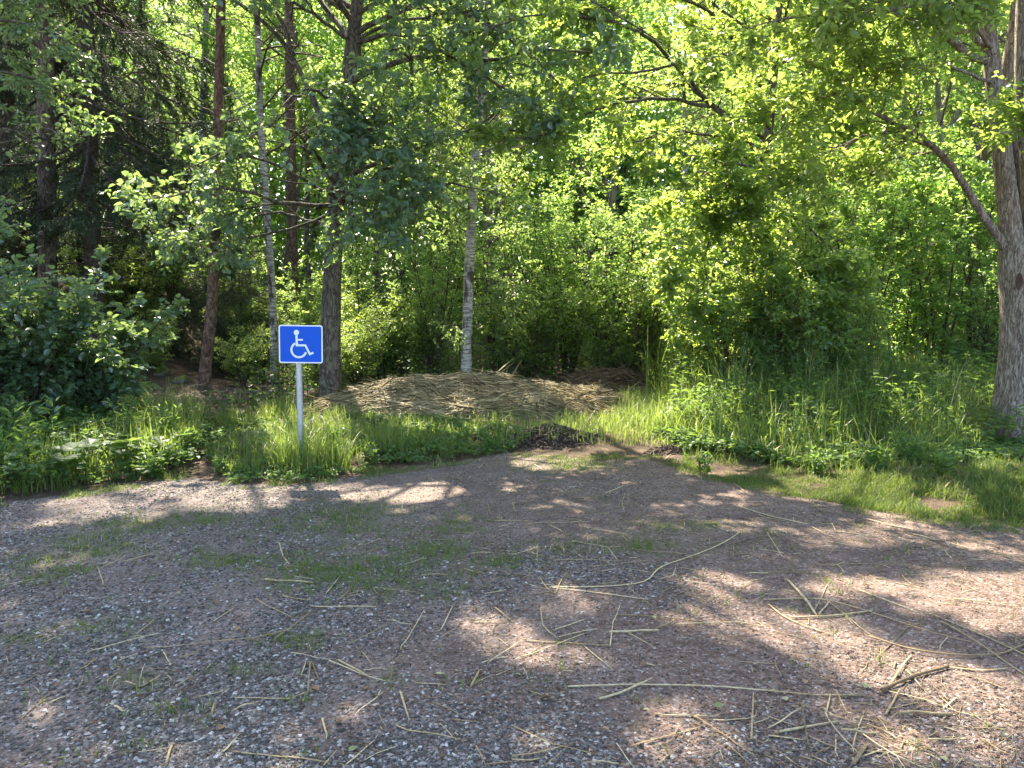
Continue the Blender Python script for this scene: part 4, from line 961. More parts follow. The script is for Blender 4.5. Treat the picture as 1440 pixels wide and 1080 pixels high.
def cover_world(q, n, size, label, hmax, seed, mat='cover', name='undergrowth'):
    rg = np.random.default_rng(seed); g = Geo()
    q = np.array([p[:2] for p in q]); lo_, hi_ = q.min(0), q.max(0)
    m0 = n * 3; x = rg.uniform(lo_[0], hi_[0], m0); y = rg.uniform(lo_[1], hi_[1], m0); ins = np.zeros(m0, bool); j = len(q) - 1
    for i in range(len(q)):
        ins ^= ((q[i, 1] > y) != (q[j, 1] > y)) & (x < (q[j, 0] - q[i, 0]) * (y - q[i, 1]) / (q[j, 1] - q[i, 1] + 1e-12) + q[i, 0]); j = i
    ins &= vnoise(x, y, .8, 51) + .3 * rg.random(m0) > .55
    ins &= ~((x > -6.8) & (x < -4.3) & (y < 15))
    x, y = x[ins][:n], y[ins][:n]; n = len(x); z = height(x, y); per = 9; m = n * per
    hh = hmax * (.3 + .7 * rg.random(n)) * (.4 + 1.2 * vnoise(x, y, .9, 52)); a = rg.random(m) * 2 * PI; r = size * (.4 + 1.6 * rg.random(m))
    P = np.stack([np.repeat(x, per) + np.cos(a) * r, np.repeat(y, per) + np.sin(a) * r, np.repeat(z, per) + np.repeat(hh, per) * (.15 + .85 * rg.random(m))], 1)
    D = np.stack([np.cos(a), np.sin(a), rg.normal(size=m) * .25], 1); N = nrm(rg.normal(size=(m, 3)) * .4 + np.array([0, 0, 1]))
    leaves(g, P, D, N, size * (.6 + .8 * rg.random(m)), .6, 0, 'rhomb', rg=rg)
    st = np.stack([np.stack([x, y, z], 1), np.stack([x, y, z + hh], 1)], 1); tubes(g, st, np.full((n, 2), .003), 3, 1)
    tag(g.build(name, [M[mat], M['twig']]), label, 'undergrowth', kind='stuff')
cover_world(fw, 9000, .075, 'low shrubs and weeds on the forest floor under the trees', .55, 6)
print('grass', time.time() - T0)

# individual herbs
def proto_butterbur(seed):
    rg = np.random.default_rng(seed); e = empty('butterbur_plant', (0, 0, 0)); gs, gl = Geo(), Geo(); n = 8
    a = rg.random(n) * 2 * PI; r = .06 + .16 * rg.random(n); h = .12 + .17 * rg.random(n)
    s = np.linspace(0, 1, 6)
    d = np.stack([np.cos(a), np.sin(a), 0 * a], 1)
    P = d[:, None] * r[:, None, None] * (s ** 1.4)[None, :, None] + np.array([0, 0, 1]) * h[:, None, None] * s[None, :, None]
    tubes(gs, P, np.linspace(.005, .003, 6)[None] * np.ones((n, 1)), 5)
    N = nrm(np.array([0, 0, 1]) + d * .35 + rg.normal(size=(n, 3)) * .2)
    leaves(gl, P[:, -1] - d * .03, d, N, .12 + .08 * rg.random(n), 1.0, 0, 'round', fold=.05, rg=rg, v=.1 + .4 * rg.random(n))
    gs.build('stalk', [M['herb']], e); gl.build('leaf', [M['herb']], e); return e
def proto_tallherb(seed, H=.6, nst=5, size=.10, kind='lance', wr=.28, name='leafy_herb'):
    rg = np.random.default_rng(seed); e = empty(name, (0, 0, 0)); gs, gl = Geo(), Geo()
    for i in range(nst):
        a = rg.random() * 2 * PI; d = np.array([math.cos(a), math.sin(a), 0]); s = np.linspace(0, 1, 8)[:, None]; h = H * (.6 + .4 * rg.random())
        p = d * .05 + d * .18 * s ** 1.5 * rg.random() + np.array([0, 0, 1]) * h * s
        tubes(gs, p, np.linspace(.004, .0015, 8), 5)
        twig_leaves(gl, p[None], 26, size, 0, kind, wr, t0=.1, upn=1.2, nrand=.3, droop=-.1, rg=rg, side=1.1)
    gs.build('stem', [M['herb']], e); gl.build('leaf', [M['herb']], e); return e
def proto_umbel(seed):
    rg = np.random.default_rng(seed); e = empty('feathery_herb', (0, 0, 0)); gs, gl, gf = Geo(), Geo(), Geo()
    for i in range(4):
        a = rg.random() * 2 * PI; d = np.array([math.cos(a), math.sin(a), 0]); h = .7 + .35 * rg.random(); s = np.linspace(0, 1, 8)[:, None]
        p = d * .2 * s ** 1.5 + np.array([0, 0, 1]) * h * s; tubes(gs, p, np.linspace(.004, .002, 8), 5)
        P2, R2 = sprout(p[None], np.full((1, 8), .003), 6, .15, .75, .32, (.7, 1.1), .0, .05, 5, .5, .3, rg=rg); tubes(gs, P2, R2, 3)
        P3, _ = sprout(P2, R2, 5, .3, 1, .12, (.6, 1), 0, .05, 3, .5, .6, rg=rg)
        twig_leaves(gl, P3, 7, .035, 0, 'rhomb', .5, rg=rg, nrand=.3)
        k = 9; aa = np.arange(k) * 2 * PI / k; tip = p[-1]
        U = np.stack([np.broadcast_to(tip, (k, 3)), tip + np.stack([np.cos(aa) * .05, np.sin(aa) * .05, .04 + 0 * aa], 1)], 1)
        tubes(gs, U, np.full((k, 2), .001), 3)
        c = U[:, 1][:, None] + rg.normal(size=(k, 12, 3)) * np.array([.009, .009, .002]); c = c.reshape(-1, 3)
        leaves(gf, c, rg.normal(size=c.shape) * np.array([1, 1, .1]), np.tile([0, 0, 1.], (len(c), 1)), .007 * np.ones(len(c)), .9, 0, 'rhomb', rg=rg)
    gs.build('stem', [M['herb']], e); gl.build('leaf', [M['herb']], e); return e
bb = proto_butterbur(91); th = proto_tallherb(92); th2 = proto_tallherb(93, .38, 6, .075, 'oval', .6, 'nettle_plant'); um = proto_umbel(94)
def place_g(proto, px, py, label, cat, group, s=1.0):
    q = ground_at(px, py); z = float(height(q[0], q[1])) - .01
    if proto.name not in USED: USED.add(proto.name); o = proto; o.location = (q[0], q[1], z); o.rotation_euler = (0, 0, rng.random() * 6); o.scale = (s,) * 3
    else: o = copy_thing(proto, (q[0], q[1], z), rng.random() * 6, s)
    tag(o, label, cat, group, auto='h'); return o
for px, py, s in [(60, 676, 1), (95, 682, 1), (130, 676, 1.15), (165, 668, 1.1), (150, 655, 1), (205, 660, .9), (240, 655, .9), (30, 690, .8), (110, 655, 1), (185, 678, .6)]:
    place_g(bb, px, py, 'low plant with big round leaves edging left bank', 'plant', 'round leaved plants on the left bank', s)
for px, py, s in [(25, 680, 1.2), (50, 660, 1.2), (170, 640, 1.05), (200, 632, 1.0), (235, 640, .9), (5, 655, 1.3)]:
    place_g(th, px, py, 'upright narrow leaved herb in left bank grass', 'plant', 'tall narrow leaved herbs', s)
for px, py, s in [(215, 672, .7), (262, 650, .8), (650, 632, .55), (690, 636, .6), (520, 655, .6), (310, 668, .5), (470, 640, .7)]:
    place_g(th2, px, py, 'small nettle like plant edging the gravel', 'plant', 'nettle like plants', s)
for px, py, s in [(1035, 620, 1), (1090, 600, 1.05), (1010, 640, .7), (1300, 640, .8), (1180, 590, 1.1), (1250, 600, 1.1), (1360, 600, 1), (1120, 650, .6)]:
    place_g(um, px, py, 'feathery leaved herb standing in tall grass bank', 'plant', 'feathery herbs in the grass bank', s)
for px, py, s in [(1325, 690, .8), (1280, 668, .9), (1150, 672, .7), (990, 668, .6), (1230, 676, .8)]:
    place_g(th2, px, py, 'low leafy weed at tall grass bank foot', 'plant', 'weeds below the grass bank', s)

# ------------------------------------------------------------------ gravel stones
def gravel():
    rg = np.random.default_rng(95)
    n = 420000
    # even on the picture: nearer ground gets more of the small stones
    y = 2.2 + 6.3 * rg.random(n) ** 1.7; x = (rg.random(n) * 2 - 1) * (y * .80 + 1.6)
    coolv = np.clip(.45 - x * .16 + .9 * (vnoise(x, y, .9, 61) - .5) + .12 * (4.5 - y), 0, 1)
    k = (gravel_dist(x, y) > .03) & (rg.random(n) < (.22 + .78 * coolv) * np.clip(vnoise(x, y, 2.5, 62) * 1.6, .25, 1) * (1 - .75 * patch_val(x, y) * (vnoise(x, y, 6, 30) > .4)))
    x, y, coolv = x[k], y[k], coolv[k]; n = len(x); z = height(x, y)
    r = (.0027 + .0053 * rg.random(n) ** 2) * (1 + .04 * y) * (.8 + .45 * coolv)
    t = np.array([[1, 0, 0], [0, 1, 0], [-1, 0, 0], [0, -1, 0], [0, 0, 1], [0, 0, -1]], float)
    fc = np.array([[0, 1, 4], [1, 2, 4], [2, 3, 4], [3, 0, 4], [1, 0, 5], [2, 1, 5], [3, 2, 5], [0, 3, 5]])
    a = rg.random(n) * 2 * PI; c, s = np.cos(a), np.sin(a)
    T = np.tile(t[None], (n, 1, 1)) * (.7 + .6 * rg.random((n, 6, 1))) + rg.normal(size=(n, 6, 3)) * .18
    T[:, :, 0] *= (1 + .5 * rg.random((n, 1))); T[:, :, 2] *= .6
    X = T[:, :, 0] * c[:, None] - T[:, :, 1] * s[:, None]; Yy = T[:, :, 0] * s[:, None] + T[:, :, 1] * c[:, None]
    V = np.stack([X, Yy, T[:, :, 2]], -1) * r[:, None, None] + np.stack([x, y, z + r * .25], 1)[:, None]
    Fc = (fc[None] + np.arange(n)[:, None, None] * 6)
    v = rg.random(n)
    red = rg.random(n) > coolv * 1.1
    g = Geo()
    for sel, m in ((~red, 0), (red, 1)):
        kk = sel.sum()
        g.add(V[sel].reshape(-1, 3), (fc[None] + np.arange(kk)[:, None, None] * 6).reshape(-1, 3), m, np.repeat(v[sel], 6))
    tag(g.build('gravel', [M['pebble'], M['pebble_red']]), 'grey and reddish crushed stone covering the parking place', 'gravel', kind='stuff')
gravel()

# ------------------------------------------------------------------ reed stalks, traced one by one
ST = {
 'A': (0, 720, 3, [[(90,247),(255,233)],[(515,200),(415,243),(437,308)],[(515,215),(650,180)],[(390,592),(520,560),(655,523)],[(572,527),(655,458)],[(190,558),(258,533)],[(340,672),(412,628)],[(447,720),(505,680)],[(485,832),(532,850),1],[(690,600),(715,643)],[(700,1078),(725,990),1],[(942,1015),(1000,955),1],[(893,855),(905,812),1],[(840,788),(950,760)],[(640,580),(870,558),(1080,540),(1250,495)],[(1000,835),(1065,817)],[(205,815),(275,788)],[(760,628),(840,598)],[(755,735),(810,697)],[(530,733),(590,747),(665,713)],[(895,468),(990,405)],[(688,920),(697,888)],[(870,670),(898,645)]]),
 'B': (360, 720, 3, [[(40,292),(240,305),1],[(98,135),(115,190),(140,225),1],[(115,228),(192,237)],[(297,343),(350,278)],[(350,373),(388,340),1],[(115,360),(240,380)],[(250,402),(505,403)],[(82,540),(225,430),1],[(215,440),(365,410)],[(390,562),(545,478)],[(612,573),(660,505),(710,415)],[(780,497),(830,398)],[(-90,793),(135,793),(220,765)],[(220,765),(230,640),1],[(235,635),(265,715)],[(195,687),(208,650)],[(308,635),(385,665),(470,700),(545,722)],[(348,632),(470,700),1],[(450,603),(495,655)],[(570,712),(577,630)],[(680,727),(805,735)],[(608,767),(642,880),1],[(280,880),(298,950),1],[(908,745),(942,675),1],[(440,845),(512,790)],[(-60,1025),(140,1040),(290,1068)],[(375,1078),(500,972)],[(590,918),(680,942),(860,978)],[(980,640),(1080,572)],[(0,370),(60,405),(150,450)],[(655,122),(820,118)],[(905,178),(993,174)],[(1010,410),(1075,462)],[(918,463),(1075,468)],[(965,347),(1055,332)],[(935,258),(967,297)],[(645,220),(705,202)],[(700,268),(810,268)],[(520,325),(670,343)],[(385,358),(450,342)],[(150,603),(300,630)],[(450,675),(525,670)],[(1005,40),(1080,40)],[(965,1075),(1080,1065)],[(930,1000),(965,1070)],[(322,192),(440,178),(540,150)]]),
 'C': (720, 720, 3, [[(185,205),(440,208)],[(160,318),(300,320),(560,295),(620,240),(770,185),(910,125),(960,90),1],[(170,322),(330,340),(572,375),1],[(210,292),(180,350)],[(92,355),(165,345)],[(128,300),(160,340)],[(45,283),(145,222)],[(106,218),(108,160)],[(120,420),(130,485),(185,535)],[(415,575),(425,480),(455,405)],[(70,543),(410,570),1],[(35,615),(170,575),(305,520)],[(445,440),(600,447),(800,468)],[(690,483),(960,477),(1075,492)],[(410,515),(620,510),1],[(610,500),(690,465),1],[(310,575),(410,658)],[(235,745),(600,738),(900,750),(1080,762)],[(370,800),(460,775),(570,722),1],[(1010,965),(1018,788),1],[(770,872),(900,950),(1028,1052)],[(640,862),(850,870)],[(850,885),(1000,882)],[(500,1000),(650,955),(795,912)],[(665,988),(698,930)],[(0,908),(150,980),(340,1030)],[(0,1045),(120,1025),(220,1003),1],[(145,1078),(182,1048)],[(440,985),(505,1078)],[(315,235),(480,218),(600,205)],[(0,185),(100,155)],[(410,160),(445,205)],[(520,162),(780,190)],[(485,310),(520,350),(600,410)],[(480,240),(600,258)],[(690,240),(680,270),(620,285)],[(270,130),(370,148)],[(185,500),(305,462)],[(965,325),(1010,300),(1080,283)],[(1000,262),(1080,260)],[(340,1070),(450,1078)],[(0,1062),(115,1062)],[(620,1078),(660,1040)],[(495,520),(580,565)],[(200,530),(360,502)]]),
 'D': (1080, 720, 3, [[(0,98),(60,190)],[(400,30),(500,55),(628,80),1],[(612,95),(705,120)],[(705,80),(830,105)],[(850,108),(1000,138)],[(215,228),(300,222),(565,230)],[(295,225),(322,260)],[(417,268),(483,233)],[(275,110),(440,127)],[(250,130),(435,150)],[(290,83),(460,108)],[(270,55),(287,88)],[(0,260),(165,255)],[(85,297),(150,370),(203,443),2],[(62,265),(75,303)],[(197,420),(252,310)],[(215,440),(255,390),1],[(100,455),(290,445),(440,423),1],[(0,395),(90,460),(268,527),1],[(0,375),(240,378),(440,432)],[(440,432),(650,500),(855,550)],[(255,385),(415,515)],[(385,335),(500,380),(600,415)],[(465,613),(540,540),(605,470)],[(425,537),(600,592),(800,613),(960,605),(1080,565),1],[(705,440),(900,520),(1080,605),1],[(730,465),(860,540),(1000,635),(1080,690),1],[(725,570),(758,530)],[(480,768),(620,703),(760,658),2],[(760,658),(880,672),(1010,663),1],[(585,672),(655,757),1],[(520,735),(570,655),(603,610),1],[(497,862),(545,780),1],[(530,668),(540,635)],[(510,768),(640,795),(750,835)],[(550,865),(640,862),(780,870),1],[(600,850),(750,862)],[(740,838),(795,790)],[(0,765),(200,780),(380,780)],[(245,860),(262,778)],[(290,760),(335,860)],[(0,925),(90,870),(150,835)],[(0,950),(160,972),1],[(50,937),(180,912),(290,895),1],[(310,935),(470,950),1],[(140,820),(170,1000)],[(255,890),(355,1010)],[(355,1010),(375,930),(400,875)],[(360,1078),(415,998),2],[(390,1045),(480,1010)],[(400,950),(500,1020),(620,1078)],[(285,1020),(285,965)],[(210,1030),(260,1003)],[(820,1005),(925,980)],[(675,972),(805,967)],[(780,370),(900,385),(1080,407)],[(0,870),(120,910)],[(285,870),(370,895)],[(980,500),(1080,545)]]),
 'E': (640, 600, 3.6, [[(200,478),(390,482),1],[(410,492),(540,490),(670,487)],[(620,458),(643,543)],[(485,508),(550,545)],[(450,560),(530,540)],[(80,270),(125,310)],[(200,362),(235,330)],[(290,388),(303,425)],[(168,400),(178,445)],[(400,195),(450,225)],[(770,335),(850,305)],[(860,345),(845,385),(857,430)],[(1035,425),(1160,455)],[(1215,460),(1252,420)],[(1320,515),(1380,535)],[(490,605),(580,635)],[(240,672),(350,715)],[(0,405),(70,388)],[(545,345),(640,322)],[(1060,180),(1095,160)],[(1410,290),(1440,312)],[(120,215),(150,182)],[(700,527),(860,550)]]),
 'F': (1040, 600, 3.6, [[(0,310),(40,350)],[(0,388),(110,382)],[(375,405),(500,400)],[(0,410),(150,455),(340,495)],[(400,497),(580,495),(680,515)],[(730,572),(800,620),(900,638)],[(463,640),(483,617)],[(1165,525),(1188,505)],[(1315,610),(1337,655)],[(1365,515),(1440,535)],[(370,510),(450,555)]]),
}
rs = np.random.default_rng(97)
def build_stalks():
    k = 0
    for key, (ox, oy, sc, lst) in ST.items():
        for pl in lst:
            w = 0
            if not isinstance(pl[-1], tuple): w = pl[-1]; pl = pl[:-1]
            q = np.array([ground_at(ox + a / sc, oy + b / sc) for a, b in pl])
            L = np.linalg.norm(np.diff(q, axis=0), axis=1).sum()
            mid = q.mean(0); d = float(np.hypot(*mid))
            kk = max(4, int(L / .05)); kk = min(kk, 24)
            p = pathpts(q, kk) if len(pl) != 3 or key in 'DEF' else np.concatenate([pathpts(q[:2], kk)[:-1], pathpts(q[1:], kk)])
            kk = len(p)
            r = (.0030, .0046, .0078)[w] * (.85 + .3 * rs.random()) * (1 + .03 * max(0, d - 4))
            z = height(p[:, 0], p[:, 1]) + r + .004 + .010 * rs.random() * np.abs(np.sin(np.linspace(0, 3, kk) + rs.random() * 3))
            P = np.c_[p, z]; P[:, :2] += rs.normal(size=(kk, 2)) * .0008
            R = np.full(kk, r) * np.linspace(1, .8, kk)
            # a node every so often
            for nd in np.arange(rs.random() * .15, L, .16 + .1 * rs.random()):
                R[min(kk - 1, int(nd / L * kk))] *= 1.18
            g = Geo(); v = np.clip(.7 + .24 * rs.normal(), .15, 1)
            tubes(g, P, R, 7, 0, v=v, cap=True)
            if rs.random() < .6:      # squashed by wheels
                V_, a_ = g.V[0]; zc = np.repeat(P[:, 2], 7); V_[:, 2] = zc - r * .4 + (V_[:, 2] - zc) * .4
            for end in (0, -1):        # frayed ends
                m_ = rs.integers(0, 5)
                if m_:
                    dr = nrm(P[end] - P[1 if end == 0 else -2])
                    leaves(g, np.repeat(P[end][None], m_, 0), dr[None] + rs.normal(size=(m_, 3)) * .22, np.tile([0, 0, 1.], (m_, 1)) + rs.normal(size=(m_, 3)) * .5, .015 + .03 * rs.random(m_), .10, 0, 'rhomb', rg=rs, v=np.clip(v + .2 * rs.normal(size=m_), 0, 1))
            loc = (float(P[0, 0]), float(P[0, 1]), float(P[0, 2]))
            o = g.build('reed_stalk', [M['straw']], None, loc)
            a0, b0 = ox + pl[0][0] / sc, oy + pl[0][1] / sc; a1, b1 = ox + pl[-1][0] / sc, oy + pl[-1][1] / sc
            mx, my = (a0 + a1) / 2, (b0 + b1) / 2
            size = 'tiny' if L < .1 else 'short' if L < .25 else 'medium' if L < .5 else 'long'
            th_ = ('thin', 'thick', 'broad')[w]
            turn = 0
            if len(q) > 2:
                v1 = q[1] - q[0]; v2 = q[-1] - q[-2]; turn = abs(math.degrees(math.atan2(v1[0] * v2[1] - v1[1] * v2[0], v1 @ v2)))
            shape = 'bent' if turn > 35 else 'curved' if turn > 9 else 'straight'
            sl = math.degrees(math.atan2(-(b1 - b0) * (1 if a1 >= a0 else -1), abs(a1 - a0)))
            ori = 'crosswise' if abs(sl) < 9 else 'endwise' if abs(sl) > 65 else 'rising rightward' if sl > 0 else 'falling rightward'
            row = 'farthest' if my < 700 else 'back' if my < 770 else 'middle' if my < 860 else 'front' if my < 980 else 'nearest'
            col = 'grey gravel' if mx < 200 else 'gravel below sign' if mx < 470 else 'gravel below birch' if mx < 700 else 'gravel in centre' if mx < 890 else 'gravel below elm' if mx < 1110 else 'reddish gravel' if mx < 1300 else 'rightmost gravel'
            o['_px'] = float(mx)
            tag(o, '%s %s %s reed stalk, %s, %s %s' % (size, th_, shape, ori, row, col), 'reed stalk', 'loose reed stalks on the gravel', auto='s')
            k += 1
    print('stalks', k)
build_stalks()
def litter():
    rg = np.random.default_rng(98); g = Geo()
    def bits(x, y, L, r, v, mat, lift=.006):
        n = len(x); a = rg.random(n) * PI; s = np.linspace(-.5, .5, 3)
        P = np.stack([x[:, None] + np.cos(a)[:, None] * L[:, None] * s, y[:, None] + np.sin(a)[:, None] * L[:, None] * s, np.zeros((n, 3))], -1)
        P[:, 1, :2] += rg.normal(size=(n, 2)) * L[:, None] * .05
        P[:, :, 2] = height(P[:, :, 0], P[:, :, 1]) + lift
        tubes(g, P, r[:, None] * np.ones((1, 3)), 4, mat, v=v)
    n = 8500; y = 2.4 + 6 * rg.random(n) ** 1.2; x = (rg.random(n) * 2 - 1) * y * .72
    dens = np.clip(.25 + .35 * (x + .3), .12, 1) * np.clip(vnoise(x, y, 1.6, 71) * 2 - .35, .05, 1)
    k = (rg.random(n) < dens) & (gravel_dist(x, y) > -.1); x, y = x[k], y[k]; n = len(x)
    bits(x, y, .02 + .16 * rg.random(n) ** 3, .0010 + .0015 * rg.random(n), np.clip(.5 + .3 * rg.normal(size=n), 0, 1), 0)
    n = 3500; y = 2.4 + 6 * rg.random(n) ** 1.2; x = (rg.random(n) * 2 - 1) * y * .72
    bits(x, y, .015 + .06 * rg.random(n) ** 2, .0008 + .0012 * rg.random(n), rg.random(n) * .4, 1)
    tag(g.build('straw_litter', [M['straw'], M['dead_leaf']]), 'tiny chips of straw and twig strewn over the gravel', 'straw litter', kind='stuff')
litter()
# fallen leaves seen one by one
def fallen():
    rg = np.random.default_rng(99)
    L = [(1224, 826, 0), (733, 953, 1), (904, 1002, 1), (1017, 999, 1), (1106, 990, 1), (922, 874, 1), (1065, 891, 0), (1281, 1031, 0), (1330, 1075, 1), (315, 1022, 0), (120, 866, 0), (118, 864, 0), (490, 1062, 1), (622, 951, 1), (333, 890, 0), (310, 849, 0), (1217, 972, 1), (572, 804, 1), (900, 939, 0), (845, 1030, 0), (774, 985, 0), (1131, 965, 0), (516, 970, 0), (448, 975, 0), (480, 1015, 0)]
    for px, py, c in L:
        q = ground_at(px, py); g = Geo(); z = float(height(q[0], q[1])) + .012
        a = rg.random() * 2 * PI
        leaves(g, np.array([[q[0], q[1], z]]), np.array([[math.cos(a), math.sin(a), .05]]), np.array([[rg.normal() * .2, rg.normal() * .2, 1]]), np.array([.028 + .022 * rg.random()]), .7, 0, 'oval', fold=.25, rg=rg)
        o = g.build('fallen_leaf', [M['pale_leaf'] if c else M['dead_leaf']], None, (q[0], q[1], z))
        where = 'near the front' if py > 980 else 'midway' if py > 880 else 'farther back'
        tag(o, ('pale green' if c else 'brown') + ' fallen leaf on the gravel ' + where, 'fallen leaf', 'fallen leaves', auto='f')
fallen()

# ------------------------------------------------------------------ reed heaps
def heap(c, sx, sy, H, seed, name, label, n, mat, ang0, Lr, r0=.0055):
    rg = np.random.default_rng(seed); g = Geo()
    def hh(x, y):
        u = (x - c[0]) / sx; v = (y - c[1]) / sy
        b = np.clip(1 - (np.abs(u) ** 2.2 + np.abs(v) ** 2.0), 0, 1) ** .6
        return H * b * (.62 + .65 * vnoise(x, y, 1.3, seed)) + .11 * b * vnoise(x, y, 3.6, seed + 1)
    xs = np.linspace(-1.05, 1.05, 70) * sx + c[0]; ys = np.linspace(-1.05, 1.05, 40) * sy + c[1]
    X, Y = np.meshgrid(xs, ys); Z = height(X, Y) + hh(X, Y) - .06
    i = np.arange(X.size).reshape(X.shape)
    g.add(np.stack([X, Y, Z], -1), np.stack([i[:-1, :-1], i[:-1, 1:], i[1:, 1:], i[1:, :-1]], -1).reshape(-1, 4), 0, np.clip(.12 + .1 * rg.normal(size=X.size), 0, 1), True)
    u = rg.uniform(-1, 1, n); v = rg.uniform(-1, 1, n); ok = u ** 2 + v ** 2 < 1; u, v = u[ok], v[ok]; n = len(u)
    L = Lr[0] + (Lr[1] - Lr[0]) * rg.random(n)
    a = ang0 + rg.normal(size=n) * np.where(rg.random(n) < .38, 1.2, .24)
    L = np.where(np.abs(np.sin(a)) > .5, L * .5, L)
    k = 9; s = np.linspace(-.5, .5, k)
    bend = rg.normal(size=n) * .1
    x = c[0] + u[:, None] * sx + np.cos(a)[:, None] * L[:, None] * s - np.sin(a)[:, None] * L[:, None] * bend[:, None] * (s ** 2) * 2
    y = c[1] + v[:, None] * sy + np.sin(a)[:, None] * L[:, None] * s + np.cos(a)[:, None] * L[:, None] * bend[:, None] * (s ** 2) * 2
    z = height(x, y) + hh(x, y)
    # stalks are stiff: blend the surface with a straight chord
    zc = z[:, :1] + (z[:, -1:] - z[:, :1]) * (s + .5)
    z = np.maximum(.7 * z + .3 * zc, z - .02) + (rg.random(n) ** 2 * .07 - .02)[:, None] + (rg.normal(size=n) * .05)[:, None] * s
    tubes(g, np.stack([x, y, z], -1), (r0 * (.6 + .7 * rg.random(n)))[:, None] * np.linspace(1, .6, k)[None], 4, 0, v=np.clip(.08 + .8 * vnoise(x[:, 4], y[:, 4], 2.4, seed + 5) ** .8 + .22 * rg.normal(size=n), 0, 1))
    # dry strap leaves
    m = n // 2; j = rg.integers(0, n, m); b = np.stack([x[j, 4], y[j, 4], z[j, 4]], 1)
    sg_ = np.where(rg.random(m) < .5, 1, -1)
    D = nrm(np.stack([np.cos(a[j]) * sg_, np.sin(a[j]) * sg_ - .2, -.25 + .22 * rg.normal(size=m)], 1) + rg.normal(size=(m, 3)) * .3)
    leaves(g, b, D, nrm(rg.normal(size=(m, 3)) + np.array([0, -.3, 1])), .2 + .25 * rg.random(m), .06, 0, 'lance', rg=rg, v=np.clip(.4 + .25 * rg.normal(size=m), 0, 1))
    o = g.build(name, [mat], None, (c[0], c[1], float(height(c[0], c[1]))))
    return tag(o, label, 'reed heap')
cA = np.array([(640 - 720) / F * 11.0, 11.0])
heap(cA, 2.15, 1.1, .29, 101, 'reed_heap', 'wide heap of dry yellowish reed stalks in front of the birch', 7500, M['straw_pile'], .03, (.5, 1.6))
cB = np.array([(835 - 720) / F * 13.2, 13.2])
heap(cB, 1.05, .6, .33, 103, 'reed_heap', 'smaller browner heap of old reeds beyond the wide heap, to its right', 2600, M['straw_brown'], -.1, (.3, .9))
def spilled():
    cC = np.array([(800 - 720) / F * 11.4, 11.4])
    heap(cC, .95, .45, .16, 104, 'reed_heap', 'flat tail of reeds spilling from the right end of the wide heap', 1700, M['straw_pile'], -.1, (.4, 1.3))
spilled()

def soil_heap(c, sx, sy, H, seed, label):
    rg = np.random.default_rng(seed); g = Geo()
    xs = np.linspace(-1, 1, 46) * sx; ys = np.linspace(-1, 1, 34) * sy
    X, Y = np.meshgrid(xs, ys); rr_ = (X / sx) ** 2 + (Y / sy) ** 2
    up = H * np.clip(1 - rr_, 0, 1) ** .8 * (.6 + .8 * vnoise(X + 5, Y, 5, seed)) + .035 * (vnoise(X, Y + 9, 16, seed) - .4) * (rr_ < 1)
    Z = height(X + c[0], Y + c[1]) + up - .02 - .05 * (rr_ > .98)
    i = np.arange(X.size).reshape(X.shape)
    g.add(np.stack([X + c[0], Y + c[1], Z], -1), np.stack([i[:-1, :-1], i[:-1, 1:], i[1:, 1:], i[1:, :-1]], -1).reshape(-1, 4), 0, 0.1, True)
    n = 2600; a = rg.random(n) * 2 * PI; q = rg.random(n) ** .5 * 1.15; x = c[0] + np.cos(a) * q * sx; y = c[1] + np.sin(a) * q * sy
    z = height(x, y) + H * np.clip(1 - q ** 2, 0, 1) ** .8 * (.6 + .8 * vnoise(x - c[0] + 5, y - c[1], 5, seed))
    t = np.array([[1, 0, 0], [0, 1, 0], [-1, 0, 0], [0, -1, 0], [0, 0, 1], [0, 0, -1]], float)
    fc = np.array([[0, 1, 4], [1, 2, 4], [2, 3, 4], [3, 0, 4], [1, 0, 5], [2, 1, 5], [3, 2, 5], [0, 3, 5]])
    V = (t[None] * (.6 + .8 * rg.random((n, 6, 1))) + .25 * rg.normal(size=(n, 6, 3))) * (.006 + .016 * rg.random(n) ** 2)[:, None, None] + np.stack([x, y, z], 1)[:, None]
    g.add(V.reshape(-1, 3), (fc[None] + np.arange(n)[:, None, None] * 6).reshape(-1, 3), 0, np.repeat(rg.random(n), 6))
    n = 130; j = rg.integers(0, 2600, n); b = np.stack([x[j], y[j], z[j] + .012], 1); a = rg.random(n) * PI; L = .04 + .14 * rg.random(n)
    d = np.stack([np.cos(a), np.sin(a), .15 * rg.normal(size=n)], 1) * L[:, None]
    tubes(g, np.stack([b - d / 2, b, b + d / 2], 1), np.full((n, 3), .002), 4, 1, v=rg.random(n))
    tag(g.build('soil_heap', [M['soil'], M['straw']], None, (c[0], c[1], 0)), label, 'soil heap')
M['soil'] = attr_mat('dark_humus', [(0, (.04, .029, .023)), (.6, (.085, .062, .048)), (1, (.17, .13, .10))], .95, .1, .4, 40)
soil_heap(ground_at(775, 626), .50, .34, .085, 131, 'dark crumbly soil heap at the back edge of the gravel')
soil_heap(ground_at(1000, 640), .62, .26, .05, 132, 'flat dark scrap of soil below the tall grass, right of the bigger heap')

